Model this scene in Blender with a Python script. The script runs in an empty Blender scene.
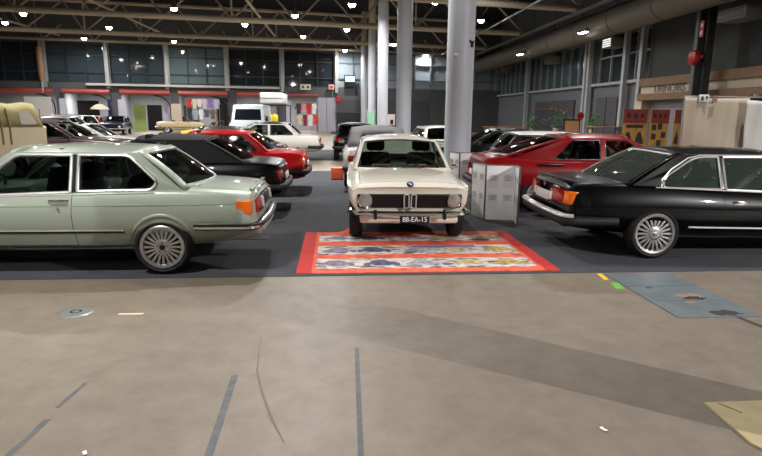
import bpy, bmesh, math, random
from mathutils import Vector, Matrix
from mathutils.geometry import tessellate_polygon
random.seed(7)
SC = bpy.context.scene
COL = SC.collection
PI = math.pi
R = math.radians

# ------------------------------------------------------------------ materials
def lin(c):
    return tuple((v/255/12.92 if v/255 <= .04045 else ((v/255+.055)/1.055)**2.4) for v in c)
MATS = {}
def mat(name, rgb, rough=.5, metal=0., coat=0., emit=0., spec=.5, alpha=1., bump=0., bscale=200., noise=0., nscale=6.):
    if name in MATS: return MATS[name]
    m = bpy.data.materials.new(name); m.use_nodes = True
    nt = m.node_tree; b = nt.nodes['Principled BSDF']
    c = lin(rgb)
    b.inputs['Base Color'].default_value = (*c, 1)
    b.inputs['Roughness'].default_value = rough
    b.inputs['Metallic'].default_value = metal
    b.inputs['Coat Weight'].default_value = coat
    b.inputs['Coat Roughness'].default_value = .03
    b.inputs['Specular IOR Level'].default_value = spec
    if emit:
        b.inputs['Emission Color'].default_value = (*c, 1); b.inputs['Emission Strength'].default_value = emit
    tc = None
    if noise or bump:
        tc = nt.nodes.new('ShaderNodeTexCoord')
    if noise:
        n = nt.nodes.new('ShaderNodeTexNoise'); n.inputs['Scale'].default_value = nscale; n.inputs['Detail'].default_value = 5
        nt.links.new(tc.outputs['Object'], n.inputs['Vector'])
        mr = nt.nodes.new('ShaderNodeMapRange'); mr.inputs[1].default_value = .3; mr.inputs[2].default_value = .7
        mr.inputs[3].default_value = 1-noise; mr.inputs[4].default_value = 1+noise
        nt.links.new(n.outputs['Fac'], mr.inputs[0])
        mx = nt.nodes.new('ShaderNodeVectorMath'); mx.operation = 'SCALE'
        mx.inputs[0].default_value = c
        nt.links.new(mr.outputs[0], mx.inputs['Scale'])
        nt.links.new(mx.outputs[0], b.inputs['Base Color'])
    if bump:
        n2 = nt.nodes.new('ShaderNodeTexNoise'); n2.inputs['Scale'].default_value = bscale; n2.inputs['Detail'].default_value = 3
        nt.links.new(tc.outputs['Object'], n2.inputs['Vector'])
        bp = nt.nodes.new('ShaderNodeBump'); bp.inputs['Strength'].default_value = bump; bp.inputs['Distance'].default_value = .01
        nt.links.new(n2.outputs['Fac'], bp.inputs['Height']); nt.links.new(bp.outputs['Normal'], b.inputs['Normal'])
    MATS[name] = m
    return m
def glass(name, rgb, refl=.09, refl_wash=0.):
    if name in MATS: return MATS[name]
    m = bpy.data.materials.new(name); m.use_nodes = True; nt = m.node_tree; nt.nodes.clear()
    o = nt.nodes.new('ShaderNodeOutputMaterial'); t = nt.nodes.new('ShaderNodeBsdfTransparent'); g = nt.nodes.new('ShaderNodeBsdfGlossy')
    t.inputs[0].default_value = (*lin(rgb), 1); g.inputs['Roughness'].default_value = .02
    f = nt.nodes.new('ShaderNodeFresnel'); f.inputs[0].default_value = 1.5
    a = nt.nodes.new('ShaderNodeMath'); a.operation = 'ADD'; a.inputs[1].default_value = refl-.04; a.use_clamp = True
    nt.links.new(f.outputs[0], a.inputs[0])
    mx = nt.nodes.new('ShaderNodeMixShader'); nt.links.new(a.outputs[0], mx.inputs[0]); nt.links.new(t.outputs[0], mx.inputs[1]); nt.links.new(g.outputs[0], mx.inputs[2])
    out=mx.outputs[0]
    if refl_wash:  # grey-green diffuse share painted in for reflections on the pane
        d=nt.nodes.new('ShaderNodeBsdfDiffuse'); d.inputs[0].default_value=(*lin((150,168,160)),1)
        m2=nt.nodes.new('ShaderNodeMixShader'); m2.inputs[0].default_value=refl_wash; nt.links.new(out,m2.inputs[1]); nt.links.new(d.outputs[0],m2.inputs[2]); out=m2.outputs[0]
    nt.links.new(out, o.inputs[0])
    MATS[name] = m
    return m
def paint(name, rgb, metal=0., rough=.32, coat=.85):
    return mat('paint_'+name, rgb, rough=max(rough,.3), metal=metal, coat=coat, spec=.12)
CHROME = mat('chrome', (215,215,215), .12, 1.)
TRIM = mat('bright_trim', (214,214,212), .34, .55)
ALU = mat('alloy', (182,182,182), .34, .85)
RUB = mat('rubber', (17,17,18), .65)
TYRE = mat('tyre_rubber', (20,20,21), .75)
BLK = mat('black_trim', (14,14,15), .35)
DARK = mat('dark_void', (8,8,9), .9)
INT = mat('cabin_fabric', (16,16,17), .85)
GLS = glass('car_glass', (190,202,198), .09)
GLSD = glass('dark_car_glass', (95,105,103), .08)
LENS_R = mat('lens_red', (150,18,14), .15, coat=.6)
LENS_O = mat('lens_amber', (225,105,15), .15, coat=.6)
LENS_W = mat('lens_clear', (215,215,210), .12, coat=.6)
WHT = mat('plain_white', (225,225,222), .6)
PLATE_Y = mat('plate_yellow', (225,180,40), .5)
PLATE_N = mat('plate_navy', (14,16,30), .4)

# ------------------------------------------------------------------ mesh builder
class MB:
    def __init__(s): s.v=[]; s.f=[]; s.m=[]
    def add(s, vs, fs, mi=0):
        o=len(s.v); s.v += [tuple(p) for p in vs]
        for f in fs: s.f.append(tuple(i+o for i in f)); s.m.append(mi)
        return s
    def box(s, c, d, mi=0, rot=None, taper=None):
        vs=[]
        for z in (-.5,.5):
            k = taper if (taper and z>0) else 1
            for x,y in ((-.5,-.5),(.5,-.5),(.5,.5),(-.5,.5)):
                p=Vector((x*d[0]*k,y*d[1]*k,z*d[2]))
                if rot is not None: p = rot @ p
                vs.append((p.x+c[0],p.y+c[1],p.z+c[2]))
        return s.add(vs, [(3,2,1,0),(4,5,6,7),(0,1,5,4),(1,2,6,5),(2,3,7,6),(3,0,4,7)], mi)
    def rbox(s, c, d, r=.03, mi=0, rot=None, seg=2):
        bm=bmesh.new(); bmesh.ops.create_cube(bm,size=1)
        for v in bm.verts: v.co = Vector((v.co.x*d[0],v.co.y*d[1],v.co.z*d[2]))
        bmesh.ops.bevel(bm,geom=list(bm.edges),offset=min(r,min(d)*.48),segments=seg,affect='EDGES',profile=.5)
        bm.verts.index_update()
        vs=[]
        for v in bm.verts:
            p=v.co.copy()
            if rot is not None: p = rot @ p
            vs.append((p.x+c[0],p.y+c[1],p.z+c[2]))
        s.add(vs,[[v.index for v in f.verts] for f in bm.faces],mi); bm.free(); return s
    def tube(s, pts, r, n=8, mi=0, cap=True, closed=False):
        pts=[Vector(p) for p in pts]; rings=[]; N=len(pts)
        for i,p in enumerate(pts):
            if closed: t=pts[(i+1)%N]-pts[i-1]
            else: t=(pts[min(i+1,N-1)]-pts[max(i-1,0)])
            t.normalize()
            a=Vector((0,0,1)) if abs(t.z)<.9 else Vector((1,0,0))
            u=t.cross(a).normalized(); w=t.cross(u).normalized()
            rr=r[i] if isinstance(r,(list,tuple)) else r
            rings.append([p+u*(rr*math.cos(2*PI*k/n))+w*(rr*math.sin(2*PI*k/n)) for k in range(n)])
        vs=[q for g in rings for q in g]; fs=[]
        for i in range(N if closed else N-1):
            for k in range(n):
                j=(i+1)%N
                fs.append((i*n+k,j*n+k,j*n+(k+1)%n,i*n+(k+1)%n))
        if cap and not closed:
            fs.append(tuple(range(n))); fs.append(tuple(reversed(range((N-1)*n,N*n))))
        return s.add(vs,fs,mi)
    def cyl(s, a, b, r, n=16, mi=0): return s.tube([a,b],r,n,mi)
    def lathe(s, prof, c=(0,0,0), axis='z', n=32, mi=0, closed=False):
        # prof: list of (radius, along)
        vs=[]; M=len(prof)
        for k in range(n):
            a=2*PI*k/n; ca,sa=math.cos(a),math.sin(a)
            for r,h in prof:
                p={'z':(r*ca,r*sa,h),'y':(r*ca,h,r*sa),'x':(h,r*ca,r*sa)}[axis]
                vs.append((p[0]+c[0],p[1]+c[1],p[2]+c[2]))
        fs=[]
        for k in range(n):
            k2=(k+1)%n
            for j in range(M if closed else M-1):
                j2=(j+1)%M
                fs.append((k*M+j,k2*M+j,k2*M+j2,k*M+j2))
        return s.add(vs,fs,mi)
    def grid(s, fn, us, ws, mi=0, skip=None):
        vs=[fn(u,w) for u in us for w in ws]; n=len(ws); fs=[]
        for i in range(len(us)-1):
            for j in range(n-1):
                if skip and skip(i,j): continue
                fs.append((i*n+j,(i+1)*n+j,(i+1)*n+j+1,i*n+j+1))
        return s.add(vs,fs,mi)
    def prism(s, poly, a, b, fn, mi=0):
        # poly in 2D, fn(p,t) -> 3D for t in (a,b)
        n=len(poly); vs=[fn(p,a) for p in poly]+[fn(p,b) for p in poly]
        fs=[tuple(reversed(range(n))),tuple(range(n,2*n))]+[(i,(i+1)%n,n+(i+1)%n,n+i) for i in range(n)]
        return s.add(vs,fs,mi)
    def sweep(s, path, prof, mi=0, cap=True):
        # path: 3D points in a horizontal run; prof: closed list of (outward, dz)
        pts=[Vector(p) for p in path]; M=len(prof); vs=[]; N=len(pts)
        for i,p in enumerate(pts):
            t=pts[min(i+1,N-1)]-pts[max(i-1,0)]; t.z=0; t.normalize()
            nrm=Vector((t.y,-t.x,0))
            for o,h in prof: vs.append(p+nrm*o+Vector((0,0,h)))
        fs=[]
        for i in range(N-1):
            for k in range(M):
                fs.append((i*M+k,i*M+(k+1)%M,(i+1)*M+(k+1)%M,(i+1)*M+k))
        if cap: fs += [tuple(reversed(range(M))),tuple(range((N-1)*M,N*M))]
        return s.add(vs,fs,mi)
    def build(s, name, mats, parent=None, smooth=35, warp=None, fix=True):
        if not isinstance(mats,(list,tuple)): mats=[mats]
        vs = [warp(*p) for p in s.v] if warp else s.v
        me=bpy.data.meshes.new(name); me.from_pydata(vs,[],s.f)
        for m in mats: me.materials.append(m)
        if max(s.m or [0])>0: me.polygons.foreach_set('material_index',s.m)
        if fix:
            bm=bmesh.new(); bm.from_mesh(me); bmesh.ops.recalc_face_normals(bm,faces=bm.faces); bm.to_mesh(me); bm.free()
        if smooth: shade(me,smooth)
        me.update()
        o=bpy.data.objects.new(name,me); COL.objects.link(o)
        if parent: o.parent=parent
        return o
def shade(me, ang=35):
    me.polygons.foreach_set('use_smooth',[True]*len(me.polygons))
    me.set_sharp_from_angle(angle=R(ang))
def applied(o):
    dg=bpy.context.evaluated_depsgraph_get(); dg.update()
    me=bpy.data.meshes.new_from_object(o.evaluated_get(dg),preserve_all_data_layers=True,depsgraph=dg)
    o.modifiers.clear(); old=o.data; o.data=me; bpy.data.meshes.remove(old)
    return o
def tag(o,label,cat,group=None,kind=None):
    o['label']=label; o['category']=cat
    if group: o['group']=group
    if kind: o['kind']=kind
    return o
def struct(o,label=None):
    o['kind']='structure'
    if label: o['label']=label
    return o
def thing(name,label,cat,loc=(0,0,0),rz=0,group=None):
    o=bpy.data.objects.new(name,None); COL.objects.link(o); o.empty_display_size=.2
    o.location=loc; o.rotation_euler=(0,0,rz)
    return tag(o,label,cat,group)
def copy_tree(o,parent=None):
    c=o.copy(); COL.objects.link(c)
    if parent: c.parent=parent
    for ch in list(o.children): copy_tree(ch,c)
    return c
def text(body, name, m, parent, size, loc, rot, extrude=.002, align='CENTER', sx=1.):
    cu=bpy.data.curves.new(name,'FONT'); cu.body=body; cu.size=size; cu.extrude=extrude; cu.align_x=align; cu.align_y='CENTER'
    t=bpy.data.objects.new(name,cu); COL.objects.link(t)
    dg=bpy.context.evaluated_depsgraph_get(); dg.update()
    me=bpy.data.meshes.new_from_object(t.evaluated_get(dg)); bpy.data.objects.remove(t)
    me.materials.clear(); me.materials.append(m)
    o=bpy.data.objects.new(name,me); COL.objects.link(o); o.parent=parent
    o.location=loc; o.rotation_euler=rot; o.scale=(sx,1,1)
    return o
def interp(keys, x, k):
    # monotone cubic over sorted keys (x first)
    n=len(keys)
    if x<=keys[0][0]: return keys[0][k]
    if x>=keys[-1][0]: return keys[-1][k]
    for i in range(n-1):
        if keys[i][0]<=x<=keys[i+1][0]: break
    def sl(i): return (keys[i+1][k]-keys[i][k])/max(1e-6,keys[i+1][0]-keys[i][0])
    def tg(i):
        if i==0: return sl(0)
        if i==n-1: return sl(n-2)
        a,b=sl(i-1),sl(i)
        if a*b<=0: return 0
        return 2*a*b/(a+b)
    h=keys[i+1][0]-keys[i][0]
    if h<1e-6: return keys[i][k]
    t=(x-keys[i][0])/h; m0,m1=tg(i)*h,tg(i+1)*h; a,b=keys[i][k],keys[i+1][k]
    return a*(2*t**3-3*t*t+1)+m0*(t**3-2*t*t+t)+b*(3*t*t-2*t**3)+m1*(t**3-t*t)
def rounded(poly, r, seg=4):
    # round each corner of a 2D polygon; r may be a list
    n=len(poly); out=[]
    for i in range(n):
        p=Vector(poly[i]); a=Vector(poly[i-1]); b=Vector(poly[(i+1)%n])
        rr=r[i] if isinstance(r,(list,tuple)) else r
        d1=(a-p); d2=(b-p); q=min(rr,d1.length*.45,d2.length*.45)
        if q<1e-4: out.append((p.x,p.y)); continue
        s=p+d1.normalized()*q; e=p+d2.normalized()*q
        for k in range(seg+1):
            t=k/seg; w=s*(1-t)**2+p*(2*t*(1-t))+e*t*t; out.append((w.x,w.y))
    return out
def inset(poly, d):
    c=Vector((sum(p[0] for p in poly)/len(poly),sum(p[1] for p in poly)/len(poly)))
    n=len(poly); out=[]
    area=sum(poly[i][0]*poly[(i+1)%n][1]-poly[(i+1)%n][0]*poly[i][1] for i in range(n))
    sg=1 if area>0 else -1
    for i in range(n):
        a=Vector(poly[i-1]); p=Vector(poly[i]); b=Vector(poly[(i+1)%n])
        e=(b-a); 
        if e.length<1e-6: out.append((p.x,p.y)); continue
        e.normalize(); nn=Vector((-e.y,e.x))*sg
        q=p+nn*d; out.append((q.x,q.y))
    return out
EXPO=0.14
KEY={0:60,1:270,2:140,3:3400,4:200,5:230,6:230,7:60,11:420}
SPREAD={1:120,5:128,6:118,2:110,0:180,3:180,4:120,7:90}
# ------------------------------------------------------------------ cars
class Car:
    """local axes: x forward from the rear axle, y left, z up"""
    def __init__(s, name, label, S, loc, rz, pt, group=None, cat='car'):
        s.S=S; s.pt=pt
        s.root=thing(name,label,cat,loc,rz,group)
        st=S['st']; s.st=st; s.xr=st[0][0]; s.xf=st[-1][0]
        w=S.get('warp',(.45,.10,.5,.12,0,0,.6)); s.w=w
    def W(s,x,y,z):
        lr,sr,lf,sf,nr,nf,z0=s.w
        a=max(0,min(1,(s.xr+lr-x)/lr)); b=max(0,min(1,(x-(s.xf-lf))/lf))
        q=(abs(y)/.8)**2.6
        x2=x+sr*q*a*a-sf*q*b*b+nr*(z-z0)*a+nf*(z-z0)*b
        return (x2,y,z)
    def hm(s,x): return interp(s.st,x,5)
    def hs(s,x): return interp(s.st,x,6)
    def zs(s,x): return interp(s.st,x,2)
    def ring(s,k):
        x,zb,zs,zt,hb,hm,hs,zc=k
        h=[(0,zb),(hb-.09,zb),(hb,zb+.05),(hm-.012,zc-.13),(hm,zc-.02),(hm-.003,zc+.05),(hs+.012,zs-.035),(hs-.012,zs-.006),(hs-.09,zs+.35*(zt-zs)),(hs*.5,zs+.85*(zt-zs)),(0,zt)]
        return h
    def yat(s,x,z):
        k=[interp(s.st,x,i) if i else x for i in range(8)]; h=s.ring(k)[2:8]
        for a,b in zip(h,h[1:]):
            if a[1]<=z<=b[1]: return a[0]+(b[0]-a[0])*(z-a[1])/max(1e-6,b[1]-a[1])
        return h[0][0] if z<h[0][1] else h[-1][0]
    def body(s):
        S=s.S; st=s.st; xs=[]
        for a,b in zip(st,st[1:]):
            d=b[0]-a[0]; n=max(1,round(d/.13))
            xs += [a[0]+d*i/n for i in range(n)]
        xs.append(st[-1][0])
        mb=MB(); rings=[]
        for x in xs:
            k=[x]+[interp(st,x,i) for i in range(1,8)]
            h=s.ring(k); full=h+[(-y,z) for y,z in reversed(h[1:-1])]
            rings.append([(x,y,z) for y,z in full])
        M=len(rings[0])
        vs=[p for r in rings for p in r]
        fs=[(i*M+j,i*M+(j+1)%M,(i+1)*M+(j+1)%M,(i+1)*M+j) for i in range(len(xs)-1) for j in range(M)]
        for base,flip in ((0,1),((len(xs)-1)*M,0)):
            n=11
            for j in range(n-1):
                a,b=j,j+1; c,d=(M-j-1)%M,(M-j)%M
                q=[base+a,base+b,base+c,base+d]; q=list(dict.fromkeys(q))
                if len(q)>2: fs.append(tuple(q))
        mb.add(vs,fs)
        o=mb.build('body',[s.pt,DARK,INT],s.root,smooth=None,warp=s.W)
        # wheel arches and the cabin are cut out of the solid body
        c=MB()
        for x,r in S['arch']:
            for sg in (-1,1):
                n=28; y0,y1=sg*S.get('wellin',.46),sg*1.1
                c.tube([(x,y0,S['rw']+.01),(x,y1,S['rw']+.01)],r,n,1)
        if S.get('cab'):
            x0,x1,zf=S['cab']; hw=s.hs((x0+x1)/2)-.09
            c.box(((x0+x1)/2,0,(zf+1.3)/2),(x1-x0,2*hw,1.3-zf),2)
        co=c.build('cut',[s.pt,DARK,INT],None,smooth=None)
        md=o.modifiers.new('b','BOOLEAN'); md.object=co; md.operation='DIFFERENCE'; md.solver='EXACT'
        applied(o); bpy.data.objects.remove(co)
        bm=bmesh.new(); bm.from_mesh(o.data)
        G=S.get('gap',.006)
        def cut(co,no):
            bmesh.ops.bisect_plane(bm,geom=bm.verts[:]+bm.edges[:]+bm.faces[:],dist=1e-5,plane_co=co,plane_no=no)
        jobs=[]
        for nm,x0,x1,z0 in S.get('doors',[]):
            for x in (x0-G,x0,x1,x1+G): cut((x,0,0),(1,0,0))
            for z in (z0-G,z0): cut((0,0,z),(0,0,1))
            jobs.append((nm,'side',x0,x1,z0))
        for nm,x0,x1,yh in S.get('lids',[]):
            for x in (x0-G,x0,x1,x1+G): cut((x,0,0),(1,0,0))
            for y in (yh,yh+G,-yh,-yh-G): cut((0,y,0),(0,1,0))
            jobs.append((nm,'top',x0,x1,yh))
        parts={}
        for f in bm.faces:
            if f.material_index!=0: continue
            cc=f.calc_center_median(); f.normal_update()
            for nm,kd,x0,x1,q in jobs:
                if kd=='side':
                    zsh=s.zs(cc.x)-.02
                    if abs(cc.y)>.45 and abs(f.normal.y)>.35 or (abs(cc.y)>.6 and cc.z>q and f.normal.z>.5 and cc.x>x0 and cc.x<x1 and False):
                        if x0<cc.x<x1 and cc.z>q: parts.setdefault((nm,cc.y>0),[]).append(f.index)
                        elif x0-G<cc.x<x1+G and cc.z>q-G: f.material_index=1
                else:
                    if f.normal.z>.45 and cc.z>.45:
                        if x0<cc.x<x1 and abs(cc.y)<q: parts.setdefault((nm,0),[]).append(f.index)
                        elif x0-G<cc.x<x1+G and abs(cc.y)<q+G: f.material_index=1
        taken=set()
        for (nm,sd),ids in parts.items():
            ids=[i for i in ids if i not in taken]; taken|=set(ids)
            b2=bm.copy(); ss=set(ids)
            b2.faces.ensure_lookup_table()
            bmesh.ops.delete(b2,geom=[f for f in b2.faces if f.index not in ss],context='FACES')
            me=bpy.data.meshes.new(nm); b2.to_mesh(me); b2.free()
            me.materials.append(s.pt); shade(me,38)
            p=bpy.data.objects.new(nm,me); COL.objects.link(p); p.parent=s.root
            s.__dict__.setdefault('doors',{})[(nm,sd)]=p
        bmesh.ops.delete(bm,geom=[f for f in bm.faces if f.index in taken],context='FACES')
        bm.to_mesh(o.data); bm.free()
        shade(o.data,38)
        s.bodyo=o
        return o
    # ---- greenhouse
    def ghy(s,x,z):
        g=s.S['gh']; wb=s.hs(x)-.02; t=max(0,(z-g['zb'])/(g['zrs']-g['zb']))
        return wb+(g['wr']-wb)*(.72*t+.28*t*t)
    def greenhouse(s, mframe=None, gl=None, trim=None):
        g=s.S['gh']; mf=mframe or s.pt; gl=gl or GLS; trim=trim or CHROME
        out=rounded(g['outline'],g.get('or',.03))
        wins=[rounded(p,r) for p,r in g['windows']]
        polys=[[Vector((p[0],p[1],0)) for p in q] for q in [out]+wins]
        tri=tessellate_polygon(polys)
        flat=[p for q in [out]+wins for p in q]
        th=.035
        for sg in (1,-1):
            mb=MB(); n=len(flat)
            vs=[(x,sg*s.ghy(x,z),z) for x,z in flat]+[(x,sg*(s.ghy(x,z)-th),z) for x,z in flat]
            fs=[tuple(t) for t in tri]+[tuple(n+i for i in reversed(t)) for t in tri]
            o=0
            for q in [out]+wins:
                m=len(q)
                fs+=[(o+i,o+(i+1)%m,n+o+(i+1)%m,n+o+i) for i in range(m)]; o+=m
            mb.add(vs,fs); mb.build('window_frame',mf,s.root,30)
            for q in wins:
                gi=inset(q,-.004)
                mg=MB(); tri2=tessellate_polygon([[Vector((p[0],p[1],0)) for p in gi]])
                mg.add([(x,sg*(s.ghy(x,z)-.018),z) for x,z in gi],[tuple(t) for t in tri2])
                go=mg.build('side_window',gl,s.root,None)
                if trim:
                    mt=MB(); mt.tube([(x,sg*(s.ghy(x,z)+.002),z) for x,z in q],g.get('tr',.011),6,closed=True)
                    mt.build('window_trim',trim,go,60)
        # windscreen and rear window: curved panels between a base line and a top line
        for nm,b,bs,t,ts,mk in (('windscreen',g['A'],g['As'],g['B'],g['Bs'],g.get('mA',(.07,.05,.08))),('rear_window',g['D'],g['Ds'],g['C'],g['Cs'],g.get('mD',(.10,.07,.10)))):
            zb=g['zb']; crown=g.get('crown',.0)
            wb=s.ghy(bs,zb)-.004; wt=s.ghy(ts,g['zrs'])-.004
            zce=g.get('zre',g['zrc']-.02)
            zbase=g.get('zbA' if nm=='windscreen' else 'zbD',zb)
            def fn(u,v,b=b,bs=bs,t=t,ts=ts,wb=wb,wt=wt,zbase=zbase):
                # u across -1..1, v up 0..1
                k=1-u*u
                p0=Vector((bs+(b-bs)*k,u*wb,zbase-.02+.0*k)); p1=Vector((ts+(t-ts)*k,u*wt,g['zrs']+(zce-g['zrs'])*k))
                p=p0.lerp(p1,v)
                bul=(v*(1-v))*.10
                p.x+= bul*(1 if b>t else -1)*.5; p.z+=bul*.5
                return p
            ms,mt_,mb_=mk
            us=[-1,-1+ms]+[-1+ms+(2-2*ms)*i/10 for i in range(1,10)]+[1-ms,1]; vs=[0,mb_]+[mb_+(1-mt_-mb_)*i/4 for i in range(1,4)]+[1-mt_,1]
            nu,nv=len(us)-1,len(vs)-1
            inner=lambda i,j: 0<i<nu-1 and 0<j<nv-1
            f=MB(); f.grid(fn,us,vs,0,skip=inner); fo=f.build(nm+'_frame',mf,s.root,30)
            md=fo.modifiers.new('s','SOLIDIFY'); md.thickness=.03; md.offset=0; applied(fo)
            gm=MB(); gm.grid(fn,us[1:-1],vs[1:-1],0); go=gm.build(nm,gl,s.root,60)
            if trim:
                a,bb=us[1],us[-2]; c,d=vs[1],vs[-2]
                loop=[fn(a+(bb-a)*i/10,c) for i in range(11)]+[fn(bb,c+(d-c)*i/4) for i in range(1,5)]+[fn(bb+(a-bb)*i/10,d) for i in range(1,11)]+[fn(a,d+(c-d)*i/4) for i in range(1,4)]
                tm=MB(); tm.tube(loop,g.get('tr',.011),6,closed=True); tm.build(nm+'_trim',trim if nm!='windscreen' or not g.get('wrub') else RUB,go,60)
        # roof skin
        if g.get('noroof'): return
        rm=MB()
        zce=g.get('zre',g['zrc']-.02)
        def rf(u,v):
            k=1-u*u
            xr=g['Cs']+(g['C']-g['Cs'])*k; xf=g['Bs']+(g['B']-g['Bs'])*k
            x=xr+(xf-xr)*v
            w=s.ghy(max(min(x,g['Bs']),g['Cs']),g['zrs'])
            zc=zce+(g['zrc']-zce)*math.sin(PI*v)**.7 if 0<v<1 else zce
            e=(1-abs(u)**2.6) if 0<v<1 else k
            m=min(1,math.sin(PI*v)*2.5) if 0<v<1 else 0
            kk=k*(1-m)+(1-abs(u)**2.6)*m
            return Vector((x,u*w,g['zrs']+(zc-g['zrs'])*kk))
        us=[-1,-.97,-.9,-.75,-.5,-.25,0,.25,.5,.75,.9,.97,1]
        rm.grid(rf,us,[i/10 for i in range(11)])
        ro=rm.build('roof',g.get('topm') or mf,s.root,40)
        md=ro.modifiers.new('s','SOLIDIFY'); md.thickness=.025; md.offset=-1; applied(ro)
    # ---- wheels
    def wheels(s, kind='turbine', wid=.2, rimr=.22, mrim=None):
        S=s.S; rw=S['rw']; mrim=mrim or ALU
        pr=None
        for x,_ in S['arch']:
            for sg in (1,-1):
                y=sg*(s.hm(x)-S.get('tuck',.03)-wid/2)
                if pr is None or True:
                    t=MB(); w2=wid/2
                    prof=[(rimr-.005,-w2+.02),(rimr+.02,-w2),(rw-.035,-w2-.004),(rw-.008,-w2+.02),(rw,-w2+.045),(rw,w2-.045),(rw-.008,w2-.02),(rw-.035,w2+.004),(rimr+.02,w2),(rimr-.005,w2-.02)]
                    t.lathe(prof,axis='y',n=40,closed=True)
                    if S.get('hi'):
                        for q in (-.05,-.017,.017,.05):
                            pass
                    wo=t.build('wheel',TYRE,s.root,40); wo.location=(x,y,rw)
                    r=MB()
                    f=w2*sg
                    # barrel and lip, then face
                    r.lathe([(rimr+.004,f*.96),(rimr-.006,f*1.03),(rimr-.03,f*.97),(rimr-.045,f*.62),(rimr-.06,f*.2)],axis='y',n=40)
                    if kind=='turbine':
                        d=MB(); d.lathe([(.001,f*.35),(rimr-.05,f*.25)],axis='y',n=32); 
                        N=20; hub=rimr*.36
                        for i in range(N):
                            a=2*PI*i/N
                            ca,sa=math.cos(a),math.sin(a)
                            def P(rad,tan,h): return (rad*ca-tan*sa, h, rad*sa+tan*ca)
                            h0,h1=f*.86,f*.80; w0,w1=.010,.013
                            q=[P(hub*.9,-w0,h0),P(hub*.9,w0,h0),P(rimr-.035,w1,h1),P(rimr-.035,-w1,h1),P(hub*.9,-w0,h0-f*.25),P(hub*.9,w0,h0-f*.25),P(rimr-.035,w1,h1-f*.25),P(rimr-.035,-w1,h1-f*.25)]
                            r.add(q,[(0,1,2,3),(4,7,6,5),(0,4,5,1),(1,5,6,2),(2,6,7,3),(3,7,4,0)])
                        r.lathe([(.0005,f*.95),(hub*.55,f*.95),(hub*.8,f*.90),(hub,f*.84),(hub,f*.5)],axis='y',n=28)
                        ri=r.build('rim',mrim,wo,40)
                        d.build('brake_drum',DARK,wo,40)
                        cpp=MB(); cpp.lathe([(.0005,f*1.02),(.022,f*1.02),(.030,f*.97),(.032,f*.93)],axis='y',n=20)
                        for i in range(5):
                            a=2*PI*i/5+.3; cpp.cyl((.046*math.cos(a),f*.88,.046*math.sin(a)),(.046*math.cos(a),f*.975,.046*math.sin(a)),.008,8)
                        cpp.build('hub_cap',S.get('capm',BLK),wo,40)
                    else:
                        r.lathe([(.0005,f*.80),(.05,f*.82),(.075,f*.70),(rimr-.07,f*.55),(rimr-.05,f*.66),(rimr-.04,f*.6)],axis='y',n=32)
                        r.build('rim',mrim,wo,40)
                        if kind=='cap':
                            cpp=MB(); cpp.lathe([(.0005,f*1.0),(.05,f*.97),(.085,f*.85),(.09,f*.75)],axis='y',n=24); cpp.build('hub_cap',CHROME,wo,40)
    # ---- cabin
    def cabin(s, full=True, m=None, driver=1):
        S=s.S; x0,x1,zf=S['cab']; m=m or INT
        g=S.get('gh',{}); zb=g.get('zb',.85)
        hw=s.hs((x0+x1)/2)-.12
        rear=S.get('rearseat',True)
        fs=S.get('fseat',x0+.95)
        for sg in (1,-1):
            q=MB(); rot=Matrix.Rotation(R(-14),3,'Y')
            q.rbox((fs+.22,sg*.36,zf+.20),(.52,.48,.16),.05)
            q.rbox((fs-.06,sg*.36,zf+.46),(.15,.46,.60),.06,rot=rot)
            q.rbox((fs-.155,sg*.36,zf+.86),(.10,.28,.18),.04,rot=rot)
            for k in (-.06,.06): q.cyl((fs-.13,sg*.36+k,zf+.70),(fs-.15,sg*.36+k,zf+.8),.008,6)
            q.build('front_seat',m,s.root,40)
        if rear:
            q=MB(); q.rbox((x0+.38,0,zf+.18),(.5,2*hw-.04,.16),.05); q.rbox((x0+.1,0,zf+.40),(.16,2*hw-.04,.56),.06,rot=Matrix.Rotation(R(-16),3,'Y'))
            q.build('rear_seat',m,s.root,40)
        if full:
            q=MB(); q.rbox((x1-.12,0,zb-.08),(.30,2*hw,.18),.05); q.build('dashboard',BLK,s.root,40)
            q=MB(); cx,cy,cz=fs+.62,driver*.36,zb-.0; n=24; t=R(25); pts=[]
            for i in range(n):
                a=2*PI*i/n; u=.19*math.cos(a); v=.19*math.sin(a)
                pts.append((cx-v*math.sin(t),cy+u,cz-.02+v*math.cos(t)))
            q.tube(pts,.014,8,closed=True)
            for a in (0.2,PI-.2,-PI/2):
                q.cyl((cx,cy,cz-.02),(cx-.19*math.sin(a)*math.sin(t),cy+.19*math.cos(a),cz-.02+.19*math.sin(a)*math.cos(t)),.012,6)
            q.cyl((cx,cy,cz-.02),(cx+.3,cy,cz-.14),.025,8)
            q.build('steering_wheel',BLK,s.root,40)
    # ---- strips and fittings
    def strip(s, name, m, x0, x1, z, h, proud=.012, sides=(1,-1), n=24, z1=None):
        for sg in sides:
            q=MB(); vs=[]
            for i in range(n+1):
                x=x0+(x1-x0)*i/n; zz=z if z1 is None else z+(z1-z)*i/n
                ya=s.yat(x,zz)
                for o,dz in ((-.01,-h/2),(proud,-h*.4),(proud,h*.4),(-.01,h/2)): vs.append((x,sg*(ya+o),zz+dz))
            fs=[(i*4+k,(i+1)*4+k,(i+1)*4+(k+1)%4,i*4+(k+1)%4) for i in range(n) for k in range(4)]+[(0,1,2,3),(n*4+3,n*4+2,n*4+1,n*4)]
            q.add(vs,fs); q.build(name,m,s.root,50,warp=s.W)
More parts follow.
